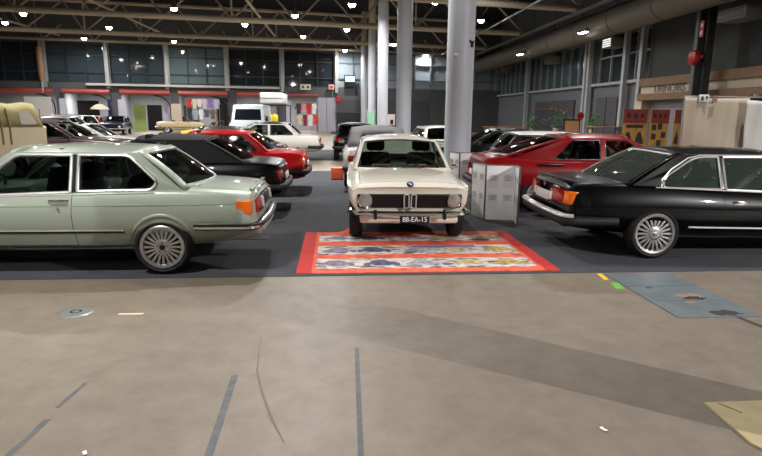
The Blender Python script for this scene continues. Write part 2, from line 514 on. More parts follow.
    def bumper(s, name, end, z, h, reach, xs, proud=.05, mats=None, hw=None, prof=None):
        """U-shaped bumper; end=-1 rear, 1 front; xs = how far it wraps along the side"""
        mats=mats or [CHROME]
        xe=(s.xr if end<0 else s.xf)+end*proud
        hw=hw or s.hm(s.xr+.3 if end<0 else s.xf-.3)
        ys=hw+.02; r=.13
        pts=[(xe-end*(xs+proud),-ys)]
        pts.append((xe-end*r*1.0,-ys))
        for i in range(1,7):
            a=PI/2*i/6; pts.append((xe-end*(r-r*math.sin(a)),-ys+r*(1-math.cos(a))))
        for i in range(1,9): pts.append((xe,-ys+r+(2*ys-2*r)*i/9))
        for i in range(6,0,-1):
            a=PI/2*i/6; pts.append((xe-end*(r-r*math.sin(a)),ys-r*(1-math.cos(a))))
        pts.append((xe-end*r,ys)); pts.append((xe-end*(xs+proud),ys))
        bow=.05
        P=[]
        for x,y in pts:
            x-=end*bow*(abs(y)/ys)**2
            P.append((x,y,z))
        if end>0: P=P[::-1]
        P=P[::-1]
        prof=prof or [(-.03,-h/2),(.012,-h/2+.01),(.03,-h*.2),(.03,h*.2),(.012,h/2-.01),(-.03,h/2)]
        q=MB(); q.sweep(P,prof); o=q.build(name,mats[0],s.root,40)
        return o,P
    def wbox(s, name, m, c, d, parent=None, r=.008):
        q=MB(); q.rbox(c,d,r); return q.build(name,m,parent or s.root,40,warp=s.W)
    def handle(s, x, z, m=None, sides=(1,-1), L=.16):
        for sg in sides:
            y=s.yat(x,z)*sg; q=MB()
            q.rbox((x,y+sg*.004,z),(L+.03,.01,.045),.004); q.rbox((x,y+sg*.025,z+.008),(L,.014,.022),.006)
            q.box((x-L*.42,y+sg*.012,z+.005),(.02,.03,.02)); q.box((x+L*.42,y+sg*.012,z+.005),(.02,.03,.02))
            d=None
            for (nm,sd),p in getattr(s,'doors',{}).items():
                if nm=='door' and bool(sd)==(sg>0): d=p
            q.build('door_handle',m or CHROME,d or s.root,40)
    def mirror(s, x, z, m=None, sides=(1,-1), k=1.):
        for sg in sides:
            y=s.hs(x)*sg; q=MB()
            q.rbox((x,y+sg*.10*k,z+.05),(.07*k,.17*k,.10*k),.025*k); q.rbox((x,y+sg*.01,z+.02),(.06*k,.06,.05*k),.015*k)
            o=q.build('wing_mirror',m or BLK,s.root,40)
            q=MB(); q.box((x-.037*k,y+sg*.105*k,z+.05),(.003,.14*k,.075*k)); q.build('mirror_glass',CHROME,o,None)
# ------------------------------------------------------------------ camera
F=565.; CH=1.65; YAW,PIT,ROLL=R(4.65),R(11.4),R(.57)
cd=bpy.data.cameras.new('camera'); cam=bpy.data.objects.new('camera',cd); COL.objects.link(cam)
cd.sensor_fit='HORIZONTAL'; cd.sensor_width=36; cd.lens=36*F/762; cd.clip_end=300
cam.matrix_world=Matrix.Translation((0,0,CH))@(Matrix.Rotation(-YAW,4,'Z')@Matrix.Rotation(PI/2-PIT,4,'X')@Matrix.Rotation(ROLL,4,'Z'))
SC.camera=cam
_R=cam.matrix_world.to_3x3()
def at(px,py,Y=None,X=None,z=None):
    d=_R@Vector(((px-381)/F,(228-py)/F,-1))
    k=Y/d.y if Y is not None else (X/d.x if X is not None else (z-CH)/d.z)
    return Vector((0,0,CH))+d*k
# ------------------------------------------------------------------ setting
def concrete():
    m=bpy.data.materials.new('concrete'); m.use_nodes=True; nt=m.node_tree; b=nt.nodes['Principled BSDF']; L=nt.links.new
    tc=nt.nodes.new('ShaderNodeTexCoord')
    def noise(s,d,vec=None,r=.6):
        n=nt.nodes.new('ShaderNodeTexNoise'); n.inputs['Scale'].default_value=s; n.inputs['Detail'].default_value=d; n.inputs['Roughness'].default_value=r
        L(vec or tc.outputs['Object'],n.inputs['Vector']); return n.outputs['Fac']
    def ramp(f,stops):
        r=nt.nodes.new('ShaderNodeValToRGB'); e=r.color_ramp.elements
        while len(e)<len(stops): e.new(.5)
        for q,(p,c) in zip(e,stops): q.position=p; q.color=(*lin(c),1)
        L(f,r.inputs[0]); return r.outputs[0]
    def mix(a,b_,f,mode='MIX'):
        x=nt.nodes.new('ShaderNodeMix'); x.data_type='RGBA'; x.blend_type=mode
        if isinstance(f,float): x.inputs[0].default_value=f
        else: L(f,x.inputs[0])
        L(a,x.inputs[6]); L(b_,x.inputs[7]); return x.outputs[2]
    c1=ramp(noise(.55,4),[(.3,(106,96,83)),(.5,(118,107,93)),(.7,(131,120,105))])
    c2=ramp(noise(5,8,r=.7),[(.3,(94,84,72)),(.5,(120,109,95)),(.75,(140,130,116))])
    c=mix(c1,c2,.45)
    mp=nt.nodes.new('ShaderNodeMapping'); mp.inputs['Scale'].default_value=(9,1.2,1); mp.inputs['Rotation'].default_value=(0,0,.5); L(tc.outputs['Object'],mp.inputs['Vector'])
    sc=ramp(noise(1.6,6,mp.outputs[0],.75),[(.62,(0,0,0)),(.74,(120,120,120))])
    c=mix(c,ramp(noise(2,2),[(.4,(154,147,137)),(.6,(146,138,126))]),sc)
    sp=ramp(noise(38,3),[(.68,(0,0,0)),(.76,(150,150,150))])
    c=mix(c,ramp(noise(3,1),[(.4,(98,88,78)),(.6,(108,98,86))]),sp)
    L(c,b.inputs['Base Color'])
    rr=nt.nodes.new('ShaderNodeMapRange'); rr.inputs[3].default_value=.36; rr.inputs[4].default_value=.62; L(noise(3,5),rr.inputs[0]); L(rr.outputs[0],b.inputs['Roughness'])
    bp=nt.nodes.new('ShaderNodeBump'); bp.inputs['Strength'].default_value=.12; bp.inputs['Distance'].default_value=.01; L(noise(60,4),bp.inputs['Height']); L(bp.outputs[0],b.inputs['Normal'])
    return m
def slab(name,m,x0,x1,y0,y1,z0,z1):
    q=MB(); q.box(((x0+x1)/2,(y0+y1)/2,(z0+z1)/2),(x1-x0,y1-y0,z1-z0)); return q.build(name,m,None,None)
q=MB(); q.box((-9,24,-.1),(60,84,.2)); struct(q.build('floor',concrete(),None,None),'worn grey brown concrete hall floor')
CARPET=mat('carpet',(62,64,70),.95,bump=.35,bscale=260,noise=.12,nscale=3)
def carpet(x0,x1,y0,y1,label):
    o=slab('carpet',CARPET,x0,x1,y0,y1,.0005,.006); tag(o,label,'carpet'); return o
carpet(-14,13.5,5.66,16.6,'wide dark charcoal carpet under the front rows of cars')
carpet(-5,10,20.4,26.5,'dark charcoal carpet strip under the white saloon at the back')
# ceiling and outer walls
ROOF=mat('roof_deck',(24,26,34),.9)
slabc=slab('ceiling',ROOF,-39,21,-18,66,10.4,10.6); struct(slabc)
WGREY=mat('wall_grey',(92,94,98),.8); WDARK=mat('wall_dark',(58,60,62),.8); WLIGHT=mat('wall_light',(150,152,158),.8)
struct(slab('wall_left',WDARK,-36.3,-36,-18,64,0,10.4)); struct(slab('wall_front',WDARK,-39,21,-16.3,-16,0,10.4))
# ---- pillars
PIL=mat('pillar_paint',(186,190,199),.45,noise=.04,nscale=2); BEIGE=mat('steel_beige',(184,172,154),.55)
for i,y in enumerate((2.5,12.5,22.5,32.5,42.5,52.2)):
    x=(2.78,2.70,2.67,2.66,2.70,2.6)[i]
    q=MB(); q.lathe([(.0,0),(.32,0),(.32,.03),(.293,.05),(.293,7.55),(.0,7.55)],(x,y,.0),'z',40); p=struct(q.build('pillar_%d'%(i+1),PIL,None,40),'round grey steel pillar')
    q=MB(); q.lathe([(0,7.55),(.27,7.55),(.27,10.4),(0,10.4)],(x,y,0),'z',28); q.build('pillar_head',BEIGE,p,40)
# butterfly sticker and sensor on the nearest pillar
a=at(470,44,Y=12.27); q=MB()
def onpillar(s_,h_,o_): 
    ph=R(41)+s_/.293; r_=.294+o_; return (2.70+r_*math.sin(ph),12.5-r_*math.cos(ph),a.z+h_)
def bfly(sx): return [(0,0),(sx*.02,.05),(sx*.075,.075),(sx*.065,.02),(sx*.035,0),(sx*.05,-.05),(sx*.012,-.055),(0,-.03)]
for sx in (1,-1):
    q.prism(bfly(sx),0,.004,lambda p,t:onpillar(p[0]*1.2,p[1]*1.2,t))
q.tube([onpillar(0,-.06,.002),onpillar(0,.06,.002)],.008,6)
tag(q.build('butterfly_sticker',BLK,None,None),'black butterfly sticker on the nearest grey pillar','sticker')
a=at(456,55,Y=12.21); q=MB(); q.lathe([(.0005,-.03),(.03,-.028),(.045,-.01),(.045,.0)],(a.x,12.222,a.z),'y',18); tag(q.build('sensor_disc',mat('sensor_grey',(190,192,198),.4),None,40),'small pale round sensor on the nearest grey pillar','sensor')
# ---- back wall (turned a little against the carpet edge)
TH=R(9.6); UX,UY=math.cos(TH),math.sin(TH)
def BW(u,d,z): return (u*UX+d*UY, 53+u*UY-d*UX, z)
def bwbox(mb,u0,u1,d0,d1,z0,z1,mi=0):
    vs=[BW(u,d,z) for z in (z0,z1) for u,d in ((u0,d0),(u1,d0),(u1,d1),(u0,d1))]
    mb.add(vs,[(3,2,1,0),(4,5,6,7),(0,1,5,4),(1,2,6,5),(2,3,7,6),(3,0,4,7)],mi)
wb=MB()
OPEN=[(-34,-23.0),(-22.4,-18.9),(-18.1,-14.2),(-13.5,-9.5),(-8.7,-5.2),(-4.5,-1.65)]
edges=[-37]+[v for o in OPEN for v in o]+[19.5]
for i in range(0,len(edges),2): bwbox(wb,edges[i],edges[i+1],-.4,0,0,3.1)
bwbox(wb,-37,19.5,-.4,0,3.1,3.95); bwbox(wb,-37,19.5,-.5,-.12,7.05,10.4)
bwbox(wb,-37,19.5,-.5,-.45,3.95,7.05)
for u in (-37,-34.6): pass
struct(wb.build('wall_back',mat('back_wall',(88,90,92),.8),None,None),'grey hall end wall')
rw=MB()   # rooms behind the openings
bwbox(rw,-37,.2,-6.2,-6,0,3.4); bwbox(rw,-37,.2,-6,-.4,3.25,3.4)
for u in (-22.7,-18.5,-13.85,-9.1,-4.85,0): bwbox(rw,u-.1,u+.1,-6,-.4,0,3.25)
struct(rw.build('wall_back_rooms',mat('room_wall',(150,152,156),.8),None,None))
# glazing
GL_D=mat('glazing_dark',(38,46,54),.04); GL_L=mat('glazing_lit_tone',(104,120,126),.04); GL_M=mat('glazing_mid',(64,78,86),.04); GL_W=mat('panel_pale_blue',(150,164,174),.5)  # lamp light and reflections on the end-wall bays put into paler glass colours
MULL=mat('mullion',(44,47,52),.5); POST=mat('post_grey',(172,174,176),.4)
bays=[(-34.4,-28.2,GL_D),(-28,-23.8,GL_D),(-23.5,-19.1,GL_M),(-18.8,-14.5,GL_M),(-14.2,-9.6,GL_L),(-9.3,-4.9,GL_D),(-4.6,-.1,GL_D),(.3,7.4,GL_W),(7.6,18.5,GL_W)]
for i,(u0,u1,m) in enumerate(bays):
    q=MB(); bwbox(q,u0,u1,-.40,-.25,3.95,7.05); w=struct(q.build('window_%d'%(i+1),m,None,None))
    f=MB(); n=max(3,round((u1-u0)/1.5))
    for k in range(n+1):
        u=u0+(u1-u0)*k/n; bwbox(f,u-.05,u+.05,-.26,-.12,3.95,7.05)
    for z in (4.0,4.75,6.15,7.0): bwbox(f,u0,u1,-.26,-.14,z-.045,z+.045)
    f.build('window_frame',MULL if m is not GL_W else mat('mullion_pale',(110,118,124),.5),w,None)
for i,u in enumerate((-28.1,-23.65,-18.95,-14.35,-9.45,-4.75,.1)):
    q=MB(); bwbox(q,u-.13,u+.13,-.1,.25,3.5,7.2); bwbox(q,u-.22,u+.22,-.1,.0,3.5,7.2); struct(q.build('trim_%d'%(i+1),POST,None,None),'steel window post')
q=MB(); bwbox(q,-20.6,-5.0,0,.45,3.72,3.9); struct(q.build('trim_8',mat('ledge_white',(190,190,186),.5),None,None),'pale ledge below the windows')
# red awnings over the openings
RED=mat('awning_red',(178,84,78),.35)
for i,(u0,u1,lab) in enumerate(((-27.5,-23.1,'red barrel awning at the far left of the end wall'),(-22.4,-18.9,'red barrel awning second from the left of the end wall'),(-18.1,-14.2,'red barrel awning third from the left of the end wall'),(-13.5,-9.5,'red barrel awning over the clothing stall'),(-8.7,-5.2,'red barrel awning behind the grey van'),(-4.5,-1.65,'thin red awning over the red clothing stall'))):
    r=.2 if i<5 else .1; q=MB(); n=12
    vs=[]
    for u in (u0,u1):
        for k in range(n): a=2*PI*k/n; vs.append(BW(u,.27+.24*math.cos(a),3.22+r*math.sin(a)))
    q.add(vs,[(k,(k+1)%n,n+(k+1)%n,n+k) for k in range(n)]+[tuple(range(n)),tuple(range(2*n-1,n-1,-1))])
    tag(q.build('awning',RED,None,40),lab,'awning','red awnings')
    if i<5:
        q=MB(); pts=[BW(u1-1.3+1.3*math.sin(PI/2*k/8),.1,2.0+1.0*math.cos(PI/2*k/8)) for k in range(9)]+[BW(u1,.1,0)]
        q.tube(pts,.06,8); struct(q.build('trim_%d'%(9+i),MULL,None,40),'curved dark frame of the wall opening')
# doors in the end wall
for i,(u0,u1) in enumerate(((-1.6,-.82),(-.78,0))):
    q=MB(); bwbox(q,u0,u1,0,.12,0,3.05); d=struct(q.build('door_%d'%(i+1),mat('door_grey',(164,166,176),.5),None,None),'pale grey tall hall door')
q=MB(); bwbox(q,.3,9,0,.1,0,2.9); d=struct(q.build('door_3',mat('shutter_dark',(72,72,76),.6),None,None),'dark grey shutter')
q=MB(); bwbox(q,10.6,13.2,.0,.1,0,2.6); struct(q.build('door_4',mat('shutter_dark',(72,72,76),.6),None,None),'dark grey shutter')
# signs on the end wall
def wsign(name,px,py,w,h,m,label,cat,sub=None,d=.35):
    p=at(px,py,Y=52.4); u=(p.x)/UX
    for _ in range(3):
        b=BW(u,d,0); p=at(px,py,Y=b[1]); u=p.x/UX-d*UY/UX
    q=MB(); bwbox(q,u-w/2,u+w/2,d-.12,d,p.z-h/2,p.z+h/2); o=q.build(name,m,None,None); tag(o,label,cat)
    if sub: sub(o,u,p.z,d)
    return o
def exitsub(o,u,z,d):
    q=MB(); bwbox(q,u-.42,u+.42,d,d+.02,z-.05,z+.42); q.build('lit_panel',mat('sign_light',(150,225,225),.5,emit=2.2),o,None)
wsign('exit_sign',350,81,1.0,1.05,BLK,'lit pale green exit sign box on the end wall beside the pillars','sign',exitsub)
def arrows(o,u,z,d):
    q=MB()
    for k in (-.22,.22): bwbox(q,u+k-.09,u+k+.09,d,d+.02,z-.11,z+.11)
    q.build('pictogram',mat('sign_ink',(60,66,66),.6),o,None)
wsign('wall_sign',305.5,87,.95,.48,mat('sign_cream',(214,212,190),.5,),'cream sign with dark pictograms above the red clothing stall','sign',arrows)
def redp(o,u,z,d):
    q=MB(); bwbox(q,u-.12,u+.12,d,d+.02,z-.1,z+.1); q.build('pictogram',mat('sign_red',(190,50,60),.5),o,None)
wsign('wall_sign',331.5,87,.5,.44,mat('sign_pink',(226,170,172),.5),'small pink and red sign beside the cream pictogram sign','sign',redp)
def bwdisc(px,py,r,label):
    p=at(px,py,Y=52.6); q=MB(); q.lathe([(.0005,-.12),(r*.8,-.12),(r,-.05),(r,0)],(p.x,p.y,p.z),'y',20); o=q.build('alarm_bell',mat('alarm_red',(170,28,30),.35),None,40); tag(o,label,'alarm')
bwdisc(338,99.5,.27,'round red alarm bell on the end wall above the dark shutter')
# ---- right wall
def rbx(mb,x0,x1,y0,y1,z0,z1,mi=0): mb.box(((x0+x1)/2,(y0+y1)/2,(z0+z1)/2),(x1-x0,y1-y0,z1-z0),mi)
q=MB(); rbx(q,16,16.4,28.7,57,0,3.5); rbx(q,16,16.4,28.7,57,6.1,10.4); rbx(q,16.3,16.4,28.7,57,3.5,6.1); struct(q.build('wall_right',mat('right_wall',(104,108,114),.8),None,None))
q=MB(); rbx(q,16,16.4,-16,28.7,0,10.4); struct(q.build('wall_right_dark',mat('cladding_dark',(58,61,60),.7,noise=.08,nscale=1.5),None,None))
q=MB(); rbx(q,15.75,16.05,28.7,57,3.42,3.58); struct(q.build('trim_15',mat('ledge_grey',(160,164,168),.5),None,None),'pale ledge below the right windows')
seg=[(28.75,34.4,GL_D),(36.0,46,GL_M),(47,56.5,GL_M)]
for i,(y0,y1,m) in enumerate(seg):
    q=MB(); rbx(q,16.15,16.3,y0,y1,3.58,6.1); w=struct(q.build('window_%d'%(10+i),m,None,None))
    f=MB(); n=max(3,round((y1-y0)/1.35))
    for k in range(n+1):
        y=y0+(y1-y0)*k/n; rbx(f,16.02,16.16,y-.05,y+.05,3.58,6.1)
    if i==0:
        rbx(f,16.03,16.16,y0,y1,5.0,5.1)
    f.build('window_frame',mat('mullion_light',(142,148,154),.45),w,None)
for i,y in enumerate((28.9,30.6,35.0,35.5,46.6,56)):
    q=MB(); rbx(q,15.55,15.8,y-.14,y+.14,0,6.3); struct(q.build('trim_%d'%(16+i),POST,None,None),'pale steel wall post')
q=MB(); rbx(q,15.9,16.0,31.6,34.2,0,2.75); d=struct(q.build('door_5',mat('door_slate',(78,76,84),.5),None,None),'dark slate double door'); q=MB(); rbx(q,15.88,15.9,32.88,32.92,0,2.75); q.build('door_gap',BLK,d,None); q=MB(); rbx(q,15.84,15.9,32.6,32.7,1.0,1.25); q.build('door_handle',CHROME,d,None)
q=MB(); rbx(q,15.9,16.0,37.5,45,0,2.7); d=struct(q.build('door_6',mat('shutter_slate',(66,68,76),.6),None,None),'dark slate shutter'); q=MB(); rbx(q,15.86,15.9,37.5,45,2.1,2.18); q.build('stripe',mat('stripe_red',(150,50,56),.6),d,None)
# shop front with brown and cream fascia
BRN=mat('wood_brown',(126,96,68),.55,noise=.1,nscale=3); FCR=mat('fascia_cream',(196,182,160),.6)
fa=thing('shop_fascia','cream shop fascia with brown wooden bands and outlined grey letters','shop front',(15.6,22,0))
def fpart(name,m,z0,z1,x0,x1): 
    q=MB(); rbx(q,x0-15.6,x1-15.6,-30,6.4,z0,z1); q.build(name,m,fa,None)
fpart('top_band',BRN,3.13,3.50,15.35,16); fpart('sign_board',FCR,2.76,3.13,15.5,16); fpart('lower_band',BRN,2.45,2.76,15.3,16)
text('URINOIRS','lettering',mat('letter_grey',(112,110,104),.5),fa,.46,(15.485-15.6,25.9-22,2.945),(R(90),0,R(-90)),extrude=.012,sx=1.22)
q=MB(); rbx(q,15.9,15.98,23.2,28.0,0,2.45); 
sh=q.build('roller_shutter',mat('shutter_grey',(128,128,130),.5,.3),None,None); tag(sh,'light grey roller shutter under the cream fascia','shutter')
q=MB()
for k in range(24): rbx(q,15.885,15.9,23.2,28.0,.05+k*.1,.11+k*.1)
q.build('slats',mat('slat_grey',(146,146,148),.5,.3),sh,None)
q=MB(); rbx(q,15.4,15.95,28.05,28.7,0,2.45); struct(q.build('trim_22',FCR,None,None),'cream shop pier')
# dark steel post with alarm and sign
pp=at(706,50,X=14.9); py=pp.y
q=MB(); rbx(q,14.75,15.05,py-.22,py+.22,0,6.6); rbx(q,14.55,14.75,py+.0,py+.24,0,6.6); struct(q.build('trim_23',[mat('post_dark',(46,47,49),.5)],None,None),'dark steel post')
q=MB(); rbx(q,14.5,14.55,py+.02,py+.23,0,6.6); struct(q.build('trim_24',mat('post_mid',(92,94,96),.5),None,None),'grey flange of the dark post')
p=at(694.5,57.5,X=14.47); q=MB(); q.box((p.x+.06,p.y-.2,p.z),(.05,.5,.1)); q.lathe([(.0005,-.16),(.20,-.16),(.28,-.12),(.30,-.02),(.30,.03)],(p.x,p.y,p.z),'x',28); o=q.build('alarm_bell',mat('alarm_red',(170,28,30),.35),None,40); tag(o,'large round red alarm bell on the dark post at the right','alarm')
p=at(702,29,X=14.47); o=thing('warning_sign','narrow red and white sign high on the dark post at the right','sign',p)
q=MB(); q.box((0,0,0),(.03,.24,.62)); q.build('sign_plate',mat('sign_red',(190,50,60),.5),o,None); q=MB(); q.box((-.018,.0,.14),(.01,.14,.13)); q.box((-.018,0,-.15),(.01,.15,.16)); q.build('pictogram',WHT,o,None)
# ---- duct, pipe, vent, cable
DUCT=mat('duct_metal',(112,107,99),.5,.2); 
dc=thing('ventilation_duct','fat grey round ventilation duct running along the right wall','duct',(13.8,20,6.30))
q=MB(); q.tube([(0,-36,0),(0,36,0)],.66,32); q.build('duct_tube',DUCT,dc,40)
for y in range(-12,34,4):
    q=MB(); q.lathe([(.66,-.03),(.685,-.03),(.685,.03),(.66,.03)],(0,y,0),'y',32,closed=True); q.build('duct_ring',DUCT,dc,40)
    q=MB(); q.cyl((0,y+.3,.6),(0,y+.3,4.1),.02,6); q.build('hanger',MULL,dc,None)
q=MB(); q.tube([(12.6,-14,6.95),(12.6,54,6.95)],.14,16); tag(q.build('ceiling_pipe',mat('pipe_grey',(96,94,90),.45,.3),None,40),'long grey pipe beside the fat ventilation duct','pipe')
q=MB(); q.tube([(9.5,-8,6.9),(9.5,52,6.9)],.05,10); tag(q.build('cable_conduit',mat('pipe_pale',(150,156,166),.35,.5),None,40),'thin pale conduit under the roof left of the duct','conduit')
p=at(735,14,X=14.4); o=thing('vent_unit','grey air vent box high on the dark right wall','vent',p)
q=MB(); q.rbox((.3,0,0),(.9,1.5,.42),.03); q.build('housing',mat('vent_grey',(120,118,112),.5),o,40); q=MB()
for k in range(4): q.box((-.16,0,-.12+.08*k),(.03,1.3,.03))
q.build('grille',BLK,o,None)
for px,py,lab in ((520,54,'twin floodlight below the duct, nearer the grey pillar'),(583,32,'twin floodlight below the duct, farther from the grey pillar')):
    p=at(px,py,X=12.9); o=thing('floodlight',lab,'lamp',p)
    q=MB(); q.rbox((.05,0,.12),(.10,.9,.06),.01); q.box((.28,0,.12),(.5,.06,.05)); q.build('bracket',MULL,o,40)
    for k in (-.26,.26):
        q=MB(); q.lathe([(.0005,.1),(.10,.1),(.17,-.05),(.16,-.05),(.09,.08)],(0,k,.02),'z',18); h=q.build('lamp_head',ALU,o,40)
        q=MB(); q.lathe([(.0005,-.09),(.08,-.085),(.15,-.045),(.0005,-.04)],(0,k,.02),'z',18); q.build('lens',mat('lamp_white',(255,250,240),.5,emit=55),h,60)
for px,py,lab in ((608,43,'lit louvred vent box above the right windows, nearest'),(548,60,'pale speaker box hung below the duct, centre'),(500,70,'pale speaker box hung below the duct, far end')):
    p=at(px,py,X=15.4); o=thing('louvre_box',lab,'vent box',p)
    q=MB(); q.rbox((.35,0,0),(.86,1.1,.55),.05); q.build('housing',mat('vent_pale',(150,148,142),.5),o,40)
    q=MB()
    for k in range(4): q.box((-.07,0,-.18+.12*k),(.04,.95,.05))
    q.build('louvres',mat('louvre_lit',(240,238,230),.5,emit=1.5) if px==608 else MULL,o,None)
# ---- roof trusses
def BT(u,y0,z): return (u*UX, y0+u*UY, z)
for i,y0 in enumerate((1,10,19,28,37.3,46.2,52.3)):
    q=MB(); zb=7.12 if i<6 else 7.2
    lo,hi=(-37,13) if i<6 else (-34,13)
    q.tube([BT(lo,y0,zb),BT(hi,y0,zb)],.17 if i!=6 else .11,10)
    q.tube([BT(lo,y0+1.6,zb+2.3),BT(hi,y0+1.6,zb+2.3)],.13,8); 
    n=13; du=(hi-lo)/n
    for k in range(n):
        u=lo+k*du
        for s in (1.6,):
            q.tube([BT(u,y0,zb),BT(u+du/2,y0+s,zb+2.3)],.065,6); q.tube([BT(u+du/2,y0+s,zb+2.3),BT(u+du,y0,zb)],.065,6)
    for k in range(2,n,3):
        u=lo+k*du; q.tube([BT(u,y0,zb),BT(u,y0,zb+2.3)],.06,6)
    struct(q.build('beam_%d'%(i+1),BEIGE,None,40),'beige tubular roof truss')
for i,x in enumerate((-30,-21.5,-13,-4.6)):
    q=MB(); q.tube([(x,-10,7.45),(x,48.2,7.45)],.075,8); struct(q.build('beam_%d'%(8+i),BEIGE,None,40),'beige lengthwise roof tube')
# ---- ceiling lamps
LAMP=mat('lamp_white',(255,250,240),.5,emit=55)
HOUS=mat('lamp_housing',(120,120,122),.4,.6)
def make_lamp():
    o=thing('ceiling_lamp','round white hall lamp hanging under the roof','lamp',(0,0,0),0,'hall ceiling lamps')
    q=MB(); q.lathe([(.0005,.34),(.09,.34),(.11,.18),(.20,.06),(.21,-.02),(.195,-.02),(.18,.05)],axis='z',n=20); q.cyl((0,0,.3),(0,0,2.6),.015,6); q.build('housing',HOUS,o,40)
    q=MB(); q.lathe([(.0005,-.17),(.08,-.155),(.14,-.11),(.175,-.04),(.18,.03),(.0005,.04)],axis='z',n=20); q.build('lens',LAMP,o,60)
    return o
lp=make_lamp(); first=True
PX=[(23,13),(5,22),(84,38),(109,27),(174,8),(174,41),(245,24),(295,15),(303,36),(347,29),(345,50),(435,1),(481,20),(394,44),(426,55),(352,4)]
lamp_pts=[]
for px,py in PX:
    p=at(px,py,z=7.1); lamp_pts.append(p)
NEAR=[(-17,-3,7.6),(-10.5,-4,7.6),(-1.5,-7,7.6),(11.6,-4.05,7.0),(-17,7,7.6),(-4.0,2.8,7.6),(-1.2,9.8,7.6),(7.8,9.5,7.6),(-16,16,7.6),(-8,15,7.6),(-.5,15,7.6),(8,17,7.6),(-16,26,7.6),(-7,26,7.6),(7.5,27,7.6)]
EN={}
for i,p in enumerate(list(lamp_pts)+[Vector(p) for p in NEAR]):
    o=lp if first else copy_tree(lp); first=False
    o.location=p
    if i>=len(PX): o.scale=(.6,.6,.6)
    near=i>=len(PX)
    l=bpy.data.lights.new('lamp_light','AREA'); l.shape='DISK'; l.size=.15; l.color=(1,.975,.945)
    l.energy=(KEY.get(i-len(PX),330) if near else (30 if i in (5,2,10,14) else 170))
    l.spread=R(SPREAD.get(i-len(PX),122) if near else 172)
    lo=bpy.data.objects.new('lamp_light',l); COL.objects.link(lo); lo.parent=o; lo.location=(0,0,-.19)
# lights inside the wall rooms
for u in (-25,-20.5,-16,-11.5,-7,-3):
    l=bpy.data.lights.new('room_light','AREA'); l.shape='RECTANGLE'; l.size=2; l.size_y=.3; l.energy=330; l.color=(1,.97,.93)
    lo=bpy.data.objects.new('room_light',l); COL.objects.link(lo); lo.location=BW(u,-2.2,3.2)
w=bpy.data.worlds.new('world'); SC.world=w; w.use_nodes=True; w.node_tree.nodes['Background'].inputs[0].default_value=(.5,.55,.62,1); w.node_tree.nodes['Background'].inputs[1].default_value=.015
# ---- pale green coupe, side-on at the left
def seg_lights(C, x, y0, y1, z, h, m, name='tail_light', d=.05):
    for sg in (1,-1): C.wbox(name, m, (x,sg*(y0+y1)/2,z), (d,abs(y1-y0),h))
S_GREEN=dict(st=[(-.98,.40,.765,.795,.55,.68,.60,.60),(-.94,.36,.81,.855,.60,.735,.66,.60),(-.6,.30,.84,.895,.66,.785,.71,.60),(-.1,.26,.865,.915,.68,.80,.735,.60),(.9,.245,.84,.86,.70,.805,.74,.62),(2.0,.25,.815,.86,.69,.80,.725,.62),(2.6,.25,.79,.84,.68,.79,.70,.61),(3.15,.30,.755,.79,.63,.75,.66,.60),(3.22,.34,.70,.72,.58,.70,.60,.58)],
  warp=(.45,.07,.5,.10,.16,.10,.62), arch=[(0,.308),(2.563,.308)], rw=.288, cab=(.25,2.12,.32), tuck=.0,
  doors=[('door',.86,2.06,.30)], lids=[('bonnet',2.2,3.1,.60),('boot_lid',-.92,-.34,.57)],
  gh=dict(zb=.83,zrs=1.232,zrc=1.302,zre=1.268,wr=.585,A=2.22,As=2.06,B=1.56,Bs=1.44,C=.13,Cs=.235,D=-.42,Ds=-.24,zbD=.88,
    outline=[(-.24,.835),(2.08,.77),(1.46,1.232),(.23,1.232)],
    windows=[([(.885,.842),(1.95,.80),(1.42,1.208),(.885,1.208)],[.01,.03,.06,.01]),([(.815,.852),(.815,1.208),(.33,1.208),(.035,.945),(.09,.868)],[.01,.01,.07,.07,.05])],tr=.018))
P_GREEN=paint('sage_green',(164,174,160),metal=.2,rough=.4)
